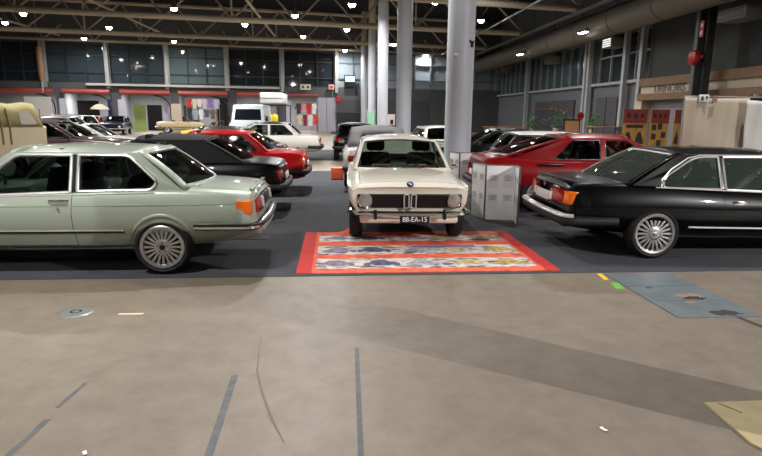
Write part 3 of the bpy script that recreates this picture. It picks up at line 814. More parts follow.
def green():
    C=Car('coupe','pale green two-door coupe with silver spoked wheels, its boot towards the striped rug',S_GREEN,(-1.77,6.57,.006),PI,P_GREEN)
    C.body(); C.greenhouse(trim=TRIM); C.wheels('turbine',.205,.222)
    C.cabin(driver=1)
    q=MB(); q.grid(lambda u,v:(-.30+.55*u,v,.875),[0,1],[-.62,.62]); q.build('parcel_shelf',INT,C.root,None)
    C.strip('side_trim',BLK,.37,2.2,.45,.035); C.strip('trim_highlight',TRIM,.37,2.2,.463,.008,.016)
    C.strip('shoulder_crease',P_GREEN,-.85,3.0,.725,.014,.005,z1=.70)
    C.strip('waist_trim',TRIM,.05,2.0,.838,.012,.006,z1=.79)
    for sg in (1,-1):
        q=MB(); q.add([(x,sg*(C.ghy(x,z)+.004),z) for x,z in ((.818,.845),(.882,.845),(.882,1.215),(.818,1.215))]+[(x,sg*(C.ghy(x,z)-.01),z) for x,z in ((.818,.845),(.882,.845),(.882,1.215),(.818,1.215))],[(0,1,2,3),(7,6,5,4),(0,4,5,1),(1,5,6,2),(2,6,7,3),(3,7,4,0)])
        q.build('door_pillar_trim',BLK,C.root,None)
    # wheel-arch flares
    for x,r in S_GREEN['arch']:
        for sg in (1,-1):
            q=MB(); pts=[]
            for i in range(25):
                a=R(4)+R(172)*i/24; px,pz=x+(r+.010)*math.cos(a),.298+(r+.010)*math.sin(a)
                pts.append((px,sg*(C.yat(px,pz)-.012),pz))
            q.tube(pts,[.012+.016*math.sin(PI*i/24) for i in range(25)],8); q.build('wheel_arch_flare',P_GREEN,C.root,60)
    o,P=C.bumper('rear_bumper',-1,.495,.085,.05,.60,.025,[CHROME])
    q=MB(); q.sweep(P,[(.02,.005),(.042,.008),(.042,.03),(.02,.034)]); q.build('bumper_rubber',RUB,o,40)
    C.bumper('front_bumper',1,.47,.10,.05,.35,.06,[CHROME])
    for sg in (1,-1):
        t=C.wbox('tail_light',LENS_O,(-.868,sg*.682,.685),(.19,.14,.14),r=.012)
        C.wbox('tail_light_lens',LENS_R,(-.972,sg*.50,.685),(.05,.25,.14),t)
        C.wbox('reversing_lens',LENS_W,(-.978,sg*.34,.70),(.05,.07,.11),t)
        q=MB(); q.cyl((3.20,sg*.55,.61),(3.26,sg*.55,.61),.085,20); q.build('headlight',LENS_W,C.root,40)
    C.wbox('rear_panel',BLK,(-.97,0,.70),(.03,.60,.13))
    C.wbox('front_grille',BLK,(3.215,0,.61),(.03,1.25,.18))
    q=MB(); q.cyl((-.70,.42,.30),(-1.02,.42,.30),.022,12); q.build('exhaust_pipe',ALU,C.root,40)
    C.handle(.98,.755); C.mirror(1.83,.87)
    q=MB(); q.cyl((.98,.79,.69),(.98,.818,.69),.012,10); q.build('door_lock',CHROME,C.root,40)
    # boot lip
    q=MB(); q.rbox((-.925,0,.856),(.05,1.04,.020),.009); q.build('boot_lip',P_GREEN,C.root,40,warp=C.W)
green()
# ---- black coupe, right
S_BLACK=dict(st=[(-1.05,.42,.80,.82,.60,.72,.64,.60),(-1.0,.36,.84,.87,.66,.79,.70,.60),(-.6,.30,.86,.905,.72,.84,.74,.60),(0,.26,.85,.90,.74,.855,.765,.60),(.8,.24,.80,.85,.75,.86,.78,.58),(1.9,.24,.76,.82,.75,.85,.77,.58),(2.6,.25,.74,.80,.74,.84,.75,.58),(3.35,.32,.70,.74,.68,.79,.69,.56),(3.46,.38,.64,.66,.6,.72,.6,.54)],
  warp=(.5,.10,.5,.12,.10,.12,.62), arch=[(0,.338),(2.626,.338)], rw=.302, cab=(.30,2.0,.32), tuck=.0,
  doors=[('door',.80,2.1,.30)], lids=[('bonnet',2.15,3.3,.64),('boot_lid',-.98,-.50,.62)],capm=ALU,
  gh=dict(zb=.82,zrs=1.21,zrc=1.275,zre=1.245,wr=.60,A=2.28,As=2.12,B=1.56,Bs=1.44,C=.20,Cs=.31,D=-.52,Ds=-.32,zbD=.875,
    outline=[(-.30,.83),(2.14,.725),(1.46,1.21),(.32,1.21)],mA=(.06,.06,.06),mD=(.05,.05,.05),
    windows=[([(.84,.815),(2.02,.77),(1.43,1.182),(.84,1.182)],[.01,.03,.06,.01]),([(.785,.82),(.785,1.182),(.50,1.182),(.12,.95),(.09,.835)],[.01,.01,.13,.06,.05])],tr=.013))
P_BLACK=paint('black',(5,5,6),coat=.35)
def black():
    C=Car('coupe','black two-door coupe on silver spoked wheels, boot and amber tail light facing the white panels',S_BLACK,(3.75,7.03,.006),R(-2.5),P_BLACK)
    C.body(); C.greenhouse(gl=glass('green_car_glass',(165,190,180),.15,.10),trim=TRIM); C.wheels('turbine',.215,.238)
    C.cabin(driver=1)
    q=MB(); q.grid(lambda u,v:(-.50+.80*u,v,.862-.03*u),[0,1],[-.68,.68]); q.build('parcel_shelf',INT,C.root,None)
    C.strip('side_trim',TRIM,.42,2.2,.375,.022,.010,z1=.35)
    C.strip('waist_trim',TRIM,.0,1.95,.838,.014,.008,z1=.762)
    for sg in (1,-1):
        q=MB(); q.tube([(x,sg*(C.ghy(x,z)+.006),z) for x,z in [(.08,.825),(.09,.93),(.20,1.04),(.42,1.17),(.58,1.203),(1.4,1.203),(1.7,1.04),(2.06,.77)]],.009,6)
        q.build('window_surround',TRIM,C.root,60)
    o,P=C.bumper('rear_bumper',-1,.445,.11,.05,.55,.07,[RUB])
    q=MB(); n=len(P); PP=P[2:n-2]; q.sweep(PP,[(-.03,.04),(.03,.042),(.045,.05),(.045,.068),(.03,.08),(-.03,.082)]); q.build('bumper_chrome',TRIM,o,40)
    C.wbox('rear_valance',RUB,(-1.0,0,.40),(.10,1.3,.10))
    C.bumper('front_bumper',1,.44,.12,.05,.45,.07,[RUB])
    for sg in (1,-1):
        t=C.wbox('tail_light',LENS_R,(-1.065,sg*.44,.70),(.06,.34,.15),r=.012)
        C.wbox('indicator_lens',LENS_O,(-1.01,sg*.672,.70),(.15,.135,.15),t,r=.015)
        C.wbox('reversing_lens',LENS_W,(-1.072,sg*.31,.68),(.06,.08,.10),t)
        for y in (.42,.60):
            q=MB(); q.cyl((3.45,sg*y,.57),(3.52,sg*y,.57),.075,18); q.build('headlight',LENS_W,C.root,40,warp=C.W)
    C.wbox('number_plate',mat('plate_worn',(196,190,184),.5),(-1.085,.0,.665),(.02,.50,.11))
    C.wbox('boot_badge',CHROME,(-1.075,-.40,.805),(.012,.16,.028))
    q=MB(); q.lathe([(.0005,.008),(.03,.008),(.034,.0)],axis='x',n=18); b=q.build('round_emblem',CHROME,C.root,40); b.location=(-1.06,0,.80); b.rotation_euler=(0,0,PI)
    C.wbox('front_grille',BLK,(3.46,0,.57),(.03,1.3,.15))
    for y in (.30,.42):
        q=MB(); q.cyl((-.8,y,.28),(-1.12,y,.28),.026,12); q.build('exhaust_pipe',ALU,C.root,40)
    C.handle(.99,.665); C.mirror(1.75,.80)
    q=MB(); q.rbox((-1.0,0,.885),(.09,1.22,.025),.01); q.build('boot_spoiler',P_BLACK,C.root,40,warp=C.W)
    C.wbox('side_marker',LENS_W,(-.86,-.835,.475),(.10,.02,.025))
black()
# ---- cream saloon facing the camera on the rug
S_CREAM=dict(st=[(-1.0,.42,.72,.74,.58,.68,.62,.62),(-.95,.36,.77,.80,.62,.73,.67,.66),(-.4,.28,.80,.88,.66,.775,.71,.68),(.2,.25,.82,.88,.68,.79,.73,.70),(1.2,.24,.82,.87,.68,.795,.735,.70),(1.9,.24,.815,.885,.68,.79,.735,.70),(2.5,.25,.79,.865,.66,.785,.73,.70),(2.98,.28,.765,.815,.62,.76,.715,.685),(3.09,.30,.755,.785,.61,.735,.70,.675),(3.12,.31,.735,.755,.60,.715,.68,.665)],
  warp=(.4,.08,.45,.05,.0,.14,.45), arch=[(0,.345),(2.5,.345)], rw=.30, cab=(.25,1.98,.30), tuck=.03,
  doors=[('door',.82,1.85,.28)], lids=[('bonnet',2.02,3.02,.62),('boot_lid',-.9,-.45,.58)],
  gh=dict(zb=.83,zrs=1.225,zrc=1.325,zre=1.275,wr=.575,A=2.02,As=1.86,B=1.36,Bs=1.24,C=.0,Cs=.08,D=-.42,Ds=-.30,zbA=.86,
    outline=[(-.32,.80),(1.90,.80),(1.25,1.225),(.06,1.225)],mA=(.075,.05,.06),mD=(.08,.05,.08),
    windows=[([(.84,.85),(1.74,.85),(1.21,1.195),(.84,1.195)],[.01,.03,.04,.01]),([(.76,.85),(.76,1.195),(.14,1.195),(-.08,.85)],[.01,.01,.08,.05])],tr=.009,wrub=True))
P_CREAM=paint('cream',(238,232,217),rough=.35)
def cream():
    C=Car('saloon','cream classic two-door saloon with twin kidney grille standing on the striped rug',S_CREAM,(1.03,10.05,.014),R(-90-2),P_CREAM)
    C.body(); C.greenhouse(trim=TRIM); C.wheels('cap',.165,.175)
    C.cabin(driver=1)
    C.strip('waist_trim',TRIM,-.9,3.05,.735,.014,.008)
    g=C.wbox('front_grille',mat('grille_black',(15,15,16),.45),(3.115,0,.575),(.05,1.315,.175),r=.022)
    q=MB()
    for i in range(9): q.box((3.1335,0,.505+.0175*i),(.006,.92,.003))
    q.box((3.131,0,.575),(.006,.92,.15))
    q.build('grille_slats',mat('slat_metal',(34,34,36),.4,.6),g,None,warp=C.W)
    for sg in (1,-1):
        h=MB(); h.lathe([(.090,-.02),(.096,.02),(.090,.036),(.080,.028)],(3.13,sg*.555,.575),'x',28); ho=h.build('headlight',CHROME,C.root,40,warp=C.W)
        l=MB(); l.lathe([(.0005,.045),(.03,.043),(.055,.038),(.082,.026)],(3.13,sg*.555,.575),'x',28); l.build('headlight_lens',mat('lamp_glass',(160,162,160),.18,.4,coat=1),ho,60,warp=C.W)
        k=MB(); loop=rounded([(.012,.495),(.072,.485),(.076,.66),(.016,.665)],.02)
        k.tube([(3.152,sg*y,z) for y,z in loop],.008,8,closed=True); ko=k.build('kidney_frame',TRIM,g,60,warp=C.W)
        b=MB(); b.prism(loop,3.135,3.148,lambda p,t,sg=sg:(t,sg*p[0],p[1])); b.build('kidney_grille',BLK,ko,None,warp=C.W)
        C.wbox('indicator',LENS_O,(3.06,sg*.685,.705),(.09,.035,.03))
        C.wbox('tail_light',LENS_R,(-.99,sg*.55,.62),(.05,.16,.12))
    # badge: black ring with white and blue quarters
    B=MB(); B.lathe([(.0005,.006),(.040,.006),(.043,.0)],axis='x',n=28); bo=B.build('round_badge',[mat('badge_black',(12,12,12),.2,coat=1)],C.root,40)
    bo.location=C.W(3.098,0,.788); bo.rotation_euler=(0,R(-48),0)
    for nm,mm,k0 in (('badge_blue',mat('badge_blue',(40,110,190),.3),0),('badge_white',WHT,1)):
        b=MB()
        for k in (k0,k0+2):
            n=6; vs=[(.0075,0,0)]+[(.0075,.025*math.cos(PI/2*(k+i/n)),.025*math.sin(PI/2*(k+i/n))) for i in range(n+1)]
            b.add(vs,[(0,i+1,i+2) for i in range(n)])
        b.build(nm,mm,bo,None)
    o,P=C.bumper('front_bumper',1,.418,.062,.05,.33,.055,[CHROME],hw=.735)
    q=MB(); q.sweep(P[9:-9],[(.028,.016),(.036,.016),(.036,.027),(.02,.027)]); q.build('bumper_rubber',RUB,o,40)
    for sg in (1,-1):
        q=MB(); q.rbox((3.20,sg*.43,.415),(.055,.05,.125),.018); q.build('overrider',BLK,o,40)
    pl=MB(); pl.rbox((3.235,.055,.36),(.014,.37,.088),.004); po=pl.build('number_plate',PLATE_N,C.root,40)
    text('88-EA-15','plate_lettering',mat('plate_white',(235,235,235),.5),po,.088,(3.2435,.055,.360),(R(90),0,R(90)),sx=.92)
    C.wbox('front_valance',P_CREAM,(3.085,0,.33),(.07,1.25,.10),r=.03)
    C.bumper('rear_bumper',-1,.44,.07,.05,.35,.05,[CHROME])
    C.mirror(1.72,.84,sides=(1,),m=CHROME,k=.55); C.handle(.95,.69)
    for sg in (1,-1):
        q=MB(); q.tube([(2.06,sg*.12+.1,.885),(1.95,sg*.12+.36,.93)],.006,6); q.build('wiper',BLK,C.root,None)
cream()
# ---- a plainer builder for the cars that stand further off
def gcar(name,label,loc,rz,pt,kind='saloon',sh=0,bp=None,mD=None,bmp=None,toponly=None,group=None,k=1.,zk=1.,trim=CHROME,gl=None,roofm=None,rim='cap',lamp=LENS_R,strips=True,deck=.0,fr=None,full=False,lampm=None):
    wb=2.55*k; ro=1.0*k; fo=.78*k; A,B,C_,D=2.02*k,1.30*k,.22*k,-.22*k
    dk=.90*zk+deck
    if kind=='hatch': ro=.72*k; C_=-.25*k; D=-.58*k
    if kind=='wagon': ro=.95*k; C_=-.62*k; D=-.84*k
    if kind=='fastback': C_=.30*k; D=-.60*k
    if kind=='convertible': C_=.30*k; D=-.36*k
    if kind=='offroad': ro=.70*k; C_=-.62*k; D=-.66*k; A=1.75*k; B=1.55*k
    A+=sh; B+=sh; C_+=sh*.8
    bl=.87*zk; zr=1.265*zk; zc=1.345*zk
    if kind=='roadster': zr=1.16*zk; zc=1.19*zk; B=1.6*k; dk=.86*zk
    hw=.81
    st=[(-ro,.42*zk,dk-.10,dk-.085,.56,.68,.60,.62*zk),(-ro+.04,.36*zk,dk-.045,dk-.03,.62,.745,.67,.62*zk),(-ro+.35,.30*zk,dk-.01,dk+.015,.67,.79,.71,.63*zk),(-.05,.27*zk,bl+.02,max(dk,bl)+.03,.69,hw,.73,.63*zk),(.9*k,.25*zk,bl,bl+.02,.70,hw,.735,.62*zk),(2.0*k,.25*zk,bl-.025,bl+.015,.69,.80,.72,.62*zk),(wb+.03,.26*zk,bl-.06,bl-.01,.67,.79,.70,.61*zk),(wb+fo-.07,.32*zk,bl-.12,bl-.085,.62,.745,.66,.58*zk),(wb+fo,.36*zk,bl-.17,bl-.155,.57,.70,.60,.56*zk)]
    S=dict(st=st,arch=[(0,.345),(wb,.345)],rw=.305,cab=(max(D+.45,.40),2.0*k,.34),tuck=.03,doors=[('door',.80*k,2.0*k,.31*zk)],lids=[('bonnet',2.12*k,wb+fo-.15,.60)],warp=(.42,.08,.45,.11,.12*(kind not in('wagon','offroad')),.06,.62))
    if kind in('saloon','convertible','roadster','fastback'): S['lids'].append(('boot_lid',-ro+.08,D-.12 if kind!='fastback' else D-.06,.58))
    bp=(bp or .81)*k; wr_=D+.20 if kind!='fastback' else max(D+.3,C_-.22)
    wz=zr-.035; wl=bl+.03
    S['gh']=dict(zb=bl,zrs=zr,zrc=zc,zre=zr+.04,wr=.585,A=A+.14,As=A,B=B+.1,Bs=B,C=C_-.08,Cs=C_,D=D-.13,Ds=D,zbD=max(dk,bl)+.0,
      outline=[(D-.02,bl-.015),(A+.02,bl-.05),(B,zr),(C_,zr)],tr=.010,
      windows=[([(bp+.05,wl),(A-.16,wl-.02),(B-.03,wz),(bp+.05,wz)],[.01,.03,.04,.01]),([(bp-.05,wl),(bp-.05,wz),(C_+.09,wz),(wr_,wl+.04),(wr_+.02,wl)],[.01,.01,.06,.04,.02])])
    if kind=='convertible': S['gh']['windows'][1:]=[] if roofm is FAB_BLK else [([(.76*k,wl),(.76*k,wz-.02),(.50*k,wz-.04),(.40*k,wl)],.03)]
    if mD: S['gh']['mD']=mD
    if toponly: S['gh']['topm']=toponly
    if -14<loc[0]<13.5 and (5.7<loc[1]<16.6 or (20.4<loc[1]<26.5 and -5<loc[0]<10)): loc=(loc[0],loc[1],.006)
    C=Car(name,label,S,loc,rz,pt,group); C.body()
    if kind=='roadster':
        q=MB(); loop=[(A-.02,-.66,bl-.02),(B+.05,-.56,zr),(B+.10,0,zr+.02),(B+.05,.56,zr),(A-.02,.66,bl-.02)]
        q.tube(loop,.016,8); fo_=q.build('windscreen_frame',CHROME,C.root,60)
        g=MB(); g.grid(lambda u,v:Vector((A+.08*(1-u*u),u*.66,bl-.0)).lerp(Vector((B+.05+.05*(1-u*u),u*.56,zr+.02*(1-u*u))),v),[-1,-.5,0,.5,1],[0,1]); g.build('windscreen',gl or GLS,fo_,None)
    else: C.greenhouse(mframe=roofm,gl=gl,trim=trim)
    C.cabin(full=full or kind=='roadster'); C.wheels(rim,.185,.19)
    if kind!='roadster':
        q=MB(); q.grid(lambda u,v:(D-.1+(S['cab'][0]+.02-D+.1)*u,v,max(dk,bl)+.012),[0,1],[-.62,.62]); q.build('parcel_shelf',INT,C.root,None)
    bm_=bmp or trim or RUB
    C.bumper('rear_bumper',-1,.48*zk,.11,.05,.42,.06,[bm_]); C.bumper('front_bumper',1,.45*zk,.11,.05,.38,.06,[bm_])
    if strips: C.strip('side_trim',BLK if trim else RUB,.38,2.1*k,.46*zk,.035)
    lz=(.69*zk) if kind!='hatch' else .74*zk
    for sg in (1,-1):
        C.wbox('tail_light',lampm or lamp,(-ro+.07,sg*.60,lz),(.17,.24,.13),r=.012)
        q=MB(); q.cyl((wb+fo-.03,sg*.54,.58*zk),(wb+fo+.03,sg*.54,.58*zk),.08,18); q.build('headlight',LENS_W,C.root,40,warp=C.W)
    C.wbox('front_grille',fr or BLK,(wb+fo-.005,0,.58*zk),(.03,.8,.15))
    C.wbox('number_plate',WHT if kind!='roadster' else PLATE_N,(-ro-.008,0,.62*zk),(.02,.48,.10))
    C.handle(.95*k,.75*zk); C.mirror(1.80*k,bl)
    return C
FAB_BLK=mat('soft_top_black',(28,28,31),.85,bump=.2,bscale=60)
FAB_GREY=mat('soft_top_grey',(84,82,84),.85,bump=.2,bscale=60)
FAB_BRN=mat('soft_top_brown',(48,30,27),.8)
FAB_KHAKI=mat('canvas_khaki',(152,143,98),.9,bump=.4,bscale=14)
gcar('convertible','black convertible with black fabric roof between the pale green and the red coupe',(-1.86,10.05,0),PI,P_BLACK,'convertible',roofm=FAB_BLK,zk=.95,trim=None)
gcar('coupe','bright red coupe with amber tail light behind the black convertible, left of the rug',(-1.60,12.4,0),PI,paint('bright_red',(186,18,20)),'saloon',zk=.965,trim=CHROME,bmp=RUB,lamp=LENS_O,strips=True)
gcar('saloon','dark grey saloon half hidden between the bright red coupe and the white saloon',(-2.15,15.2,0),PI,paint('graphite',(40,42,46),.4),'fastback',zk=.97,k=.9)
gcar('saloon','white saloon with black roof edge and amber tail light behind the red coupe',(-1.50,20.9,0),PI,paint('white',(222,220,214)),'saloon',toponly=P_BLACK,trim=RUB,lamp=LENS_O,strips=False)
gcar('hatchback','small black hatchback seen from behind at the far end of the left aisle',(.72,20.6,0),PI/2,P_BLACK,'hatch',trim=None,k=.95)
gcar('convertible','white convertible with grey fabric roof parked nose to tail behind the cream saloon',(.98,13.0,0),PI/2,paint('white',(222,220,214)),'convertible',roofm=FAB_GREY,zk=1.03,mD=(.36,.36,.34),trim=None)
gcar('estate','white estate car with dark rear window beside the second grey pillar',(3.35,18.0,0),PI/2,paint('white',(222,220,214)),'wagon',trim=None,gl=GLSD,zk=.98)
RC=gcar('coupe','dark red hatchback coupe behind the black coupe on the right',(3.52,10.25,0),R(-2),paint('dark_red',(140,12,20)),'fastback',sh=.28,bp=1.14,zk=1.0,trim=None,deck=.05,strips=False,rim='cap')
RC.wbox('side_scoop',BLK,(.20,-.775,.815),(.46,.05,.035))
gcar('small_car','dark small car with a white roof behind the dark red coupe',(4.35,13.2,0),0,paint('midnight_blue',(22,28,40),.2),'hatch',toponly=paint('white',(222,220,214)),k=.9,zk=.96)
gcar('saloon','black saloon partly behind the nearest grey pillar, right side',(5.7,16.0,0),PI,P_BLACK,'fastback',zk=.96,trim=None,gl=GLSD)
gcar('classic_car','dark brown classic coupe with a chrome nose, left behind the green coupe',(-9.1,17.0,0),0,paint('brown',(62,50,48),.3),'saloon',roofm=FAB_BRN,zk=1.06,fr=CHROME)
gcar('classic_car','old white open-nosed coupe behind the dark brown classic',(-9.6,20.2,0),0,paint('white',(222,220,214)),'saloon',zk=.95,fr=CHROME)
gcar('saloon','silver saloon far left, in front of the wall openings',(-11.0,25.6,0),R(180),paint('silver',(158,162,166),.5),'saloon',zk=1.08)
gcar('estate','light grey estate car far left beside the silver saloon',(-13.4,31,0),R(160),paint('light_grey',(176,180,184),.3),'wagon',zk=1.1)
gcar('roadster','cream open roadster far back below the red awnings',(-13.2,46.6,0),R(10),paint('pale_cream',(214,196,156)),'roadster',k=.85,zk=1.05,rim='cap')
gcar('hatchback','navy blue hatchback far back beside the cream roadster',(-16.3,45.0,0),R(-80),paint('navy',(24,34,62)),'hatch',zk=1.02)
gcar('hatchback','red hatchback far back beside the navy hatchback',(-18.6,46.6,0),R(-85),paint('mid_red',(150,26,30)),'hatch',zk=1.0)
gcar('roadster','small yellow open roadster seen above the roof of the bright red coupe',(-4.05,27.0,0),PI,paint('yellow',(216,180,60)),'roadster',k=.88,zk=1.05)
# ------------------------------------------------------------------ striped picture rug
def rugmat():
    m=bpy.data.materials.new('rug_print'); m.use_nodes=True; nt=m.node_tree; b=nt.nodes['Principled BSDF']; L=nt.links.new
    tc=nt.nodes.new('ShaderNodeTexCoord'); mp=nt.nodes.new('ShaderNodeMapping'); mp.inputs['Scale'].default_value=(2.6,7,1); L(tc.outputs['Object'],mp.inputs[0])
    n=nt.nodes.new('ShaderNodeTexNoise'); n.inputs['Scale'].default_value=1.0; n.inputs['Detail'].default_value=6; n.inputs['Roughness'].default_value=.6; L(mp.outputs[0],n.inputs['Vector'])
    r=nt.nodes.new('ShaderNodeValToRGB'); e=r.color_ramp.elements
    st=[(.34,(46,42,46)),(.42,(108,100,106)),(.47,(206,198,194)),(.54,(214,208,202)),(.58,(126,118,130)),(.66,(170,120,100))]
    while len(e)<len(st): e.new(.5)
    for q,(p,c) in zip(e,st): q.position=p; q.color=(*lin(c),1)
    L(n.outputs['Fac'],r.inputs[0]); L(r.outputs[0],b.inputs['Base Color']); b.inputs['Roughness'].default_value=.85
    return m
RUGO=mat('rug_orange',(220,96,66),.85,noise=.3,nscale=9); RUGR=mat('rug_red',(190,44,40),.85,noise=.12,nscale=6)
def quad(mb,x0,x1,y0,y1,z,mi): mb.add([(x0,y0,z),(x1,y0,z),(x1,y1,z),(x0,y1,z)],[(0,1,2,3)],mi)
rug=thing('picture_rug','orange and red bordered rug printed with rows of cars, under the cream saloon','rug',(1.0,6.77,.006))
q=MB(); q.box((0,0,.004),(2.84,2.08,.008)); q.build('rug_base',RUGO,rug,None)
for x0,x1 in ((-1.42,-1.26),(1.27,1.42)):
    q=MB(); q.box(((x0+x1)/2,0,.009),(x1-x0,2.08,.003)); q.build('red_border',RUGR,rug,None)
RP=rugmat()
rows=[(-.88,-.46),(-.26,.18),(.44,.80)]
CARCOL=[(128,122,140),(74,70,78),(186,174,128),(184,180,178),(92,96,110),(84,88,112),(112,108,114),(176,154,92),(140,56,50),(60,58,62),(156,156,164),(92,96,104),(186,182,180)]
k=0
for ri,(y0,y1) in enumerate(rows):
    q=MB(); q.box((0,(y0+y1)/2,.0095),(2.44,y1-y0,.003)); ro=q.build('picture_row',RP,rug,None)
    for j in range(5):
        xc=-1.0+j*.5+.05*math.sin(j*3+ri); c=CARCOL[(k*5+ri)%len(CARCOL)]; k+=1
        s=.20; yb=y0+.10
        h=(y1-y0)*.62
        sil=[(-1,0),(-1.02,.35),(-.7,.5),(-.42,.9),(.2,.95),(.55,.55),(1.0,.42),(1.02,0),(.75,0),(.65,.16),(.5,.16),(.42,0),(-.42,0),(-.5,.16),(-.65,.16),(-.75,0)]
        g=MB(); g.prism([(xc+a*s,yb+b*h) for a,b in sil],.0112,.0122,lambda p,t:(p[0],p[1],t)); g.build('printed_car',mat('print_%d_%d_%d'%c,c,.85,noise=.55,nscale=14),ro,None)
    if ri==1:
        g=MB(); g.box((.35,.11,.0118),(.8,.10,.0012)); g.build('printed_sky',mat('print_sky',(98,106,150),.85),ro,None)
# raised crumpled corner under the tyre
q=MB()
q.grid(lambda u,v:(-.98+u*.30,.78+v*.26,.012+.07*math.sin(PI*u)*math.sin(PI*v)**2+.02*math.sin(9*u+4*v)*math.sin(PI*u)*math.sin(PI*v)),[i/10 for i in range(11)],[i/8 for i in range(9)])
q.build('rug_fold',RUGO,rug,60)
# ------------------------------------------------------------------ folding white display boards
BOARD=mat('board_white',(242,242,242),.5); PAPER=mat('paper_grey',(228,229,234),.6); INK=mat('ink_grey',(112,112,120),.6); EDGE=mat('board_edge',(96,94,92),.5)
def screen(label,pts,h,sheets,z0=.02):
    o=thing('display_board',label,'display board',(pts[0][0],pts[0][1],.006)); ox,oy=pts[0]
    for (a,b) in zip(pts,pts[1:]):
        a=Vector((a[0]-ox,a[1]-oy,0)); b=Vector((b[0]-ox,b[1]-oy,0)); d=(b-a); Lg=d.length; ang=math.atan2(d.y,d.x); c=(a+b)/2
        rot=Matrix.Rotation(ang,3,'Z'); q=MB(); q.rbox((c.x,c.y,z0+h/2),(Lg-.012,.022,h),.004,rot=rot); p=q.build('panel',BOARD,o,40)
        q=MB(); 
        q.box((c.x,c.y,z0+h),(Lg,.03,.012),rot=rot); 
        for e in (a,b): q.box((e.x,e.y,z0+h/2),(.016,.03,h),rot=rot)
        q.build('edge_strip',EDGE,p,None)
        n=Vector((d.y,-d.x,0)).normalized(); t=d.normalized()
        nc=2 if Lg>.3 else 1
        if not sheets: continue
        for i in range(nc):
            for zz in (.72,.36):
                pc=a+t*(Lg*(i+.5)/nc)+n*.013; w=min(.19,Lg*.34)
                q=MB(); q.box((pc.x,pc.y,z0+h*zz),(w,.003,.22),rot=rot); s=q.build('notice_sheet',PAPER,p,None)
                q=MB()
                for k in range(5): q.box((pc.x+n.x*.002,pc.y+n.y*.002,z0+h*zz+.08-.018*k),(w*(.8 if k%3 else .5),.002,.007),rot=rot)
                q.build('text_lines',INK,s,None)
    return o
screen('white folding display board standing between the cream saloon and the black coupe',[(2.26,9.18),(2.35,8.68),(2.80,8.60),(2.72,8.16)],.86,True)
screen('white folding display board behind the nearer one, against the grey pillar',[(2.42,11.9),(2.56,11.55),(3.05,11.5)],.86,True)
# ------------------------------------------------------------------ floor marks and plates
TAPE=mat('floor_tape',(84,86,88),.6,noise=.25,nscale=14)
def strip_on_floor(name,label,cat,m,pts,w,z=.0004,h=.001,parent=None):
    q=MB(); P=[Vector((x,y,0)) for x,y in pts]
    vs=[]
    for i,p in enumerate(P):
        t=(P[min(i+1,len(P)-1)]-P[max(0,i-1)]).normalized(); n=Vector((-t.y,t.x,0)); ww=w[i] if isinstance(w,list) else w
        vs+= [tuple(p+n*ww/2+Vector((0,0,z))),tuple(p-n*ww/2+Vector((0,0,z))),tuple(p-n*ww/2+Vector((0,0,z+h))),tuple(p+n*ww/2+Vector((0,0,z+h)))]
    fs=[(i*4+k,(i+1)*4+k,(i+1)*4+(k+1)%4,i*4+(k+1)%4) for i in range(len(P)-1) for k in range(4)]+[(0,1,2,3),((len(P)-1)*4+3,(len(P)-1)*4+2,(len(P)-1)*4+1,(len(P)-1)*4)]
    q.add(vs,fs); o=q.build(name,m,None,None); tag(o,label,cat); return o
def G(px,py): p=at(px,py,z=0); return (p.x,p.y)
strip_on_floor('floor_tape','grey tape line on the concrete below the rug','tape line',TAPE,[G(356.8,348),G(358,380),G(361.5,470)],.030)
strip_on_floor('floor_tape','grey tape line on the concrete left of the line below the rug','tape line',TAPE,[G(235,375),G(222,415),G(202,476)],.042)
strip_on_floor('floor_tape','worn grey tape line running out of the lower left corner','tape line',TAPE,[G(48,419),G(28,438),G(-10,472)],.036)
strip_on_floor('floor_tape','short worn piece of grey tape above the lower left tape line','tape line',TAPE,[G(86,383),G(72,395),G(57,408)],.026)
strip_on_floor('floor_crack','thin curved dark scratch in the concrete between two tape lines','scratch',mat('crack',(112,102,92),.8),[G(261,335),G(257,372),G(263,395),G(272,420),G(284,442)],[.004,.012,.014,.018,.006])
strip_on_floor('floor_tape','dark strip on the floor beyond the grey steel plate, at the right edge','tape line',mat('tape_dark',(58,56,54),.7),[G(735,316),G(750,322),G(775,332)],.05)
q=MB(); q.lathe([(.0005,.004),(.10,.005),(.135,.004),(.14,.0003)],axis='z',n=32); o=q.build('floor_cover',mat('steel_cover',(160,164,162),.35,.6),None,40); x,y=G(76,312); o.location=(x,y,0); tag(o,'round steel floor cover set in the concrete, lower left','floor cover')
q=MB(); q.lathe([(.03,.0056),(.045,.0058)],axis='z',n=16); q.build('cover_hole',DARK,o,None)
q=MB(); q.box((0,0,.001),(.20,.03,.002)); o=q.build('floor_sticker',mat('sticker_cream',(214,196,160),.6),None,None); x,y=G(131,314); o.location=(x,y,0); tag(o,'short cream sticker on the concrete beside the round steel cover','sticker')
PLATE=mat('steel_plate',(102,112,116),.5,.15,noise=.14,nscale=5)
pl=thing('floor_plate','grey steel plate with scuffs lying on the concrete before the black coupe','steel plate',(3.22,4.94,0))
q=MB(); q.box((0,0,.003),(.74,1.34,.006)); q.build('plate_sheet',PLATE,pl,None)
q=MB(); q.box((0,.21,.0064),(.74,.008,.001)); q.box((0,-.24,.0064),(.74,.006,.001)); q.build('plate_seam',mat('seam_dark',(66,70,72),.6),pl,None)
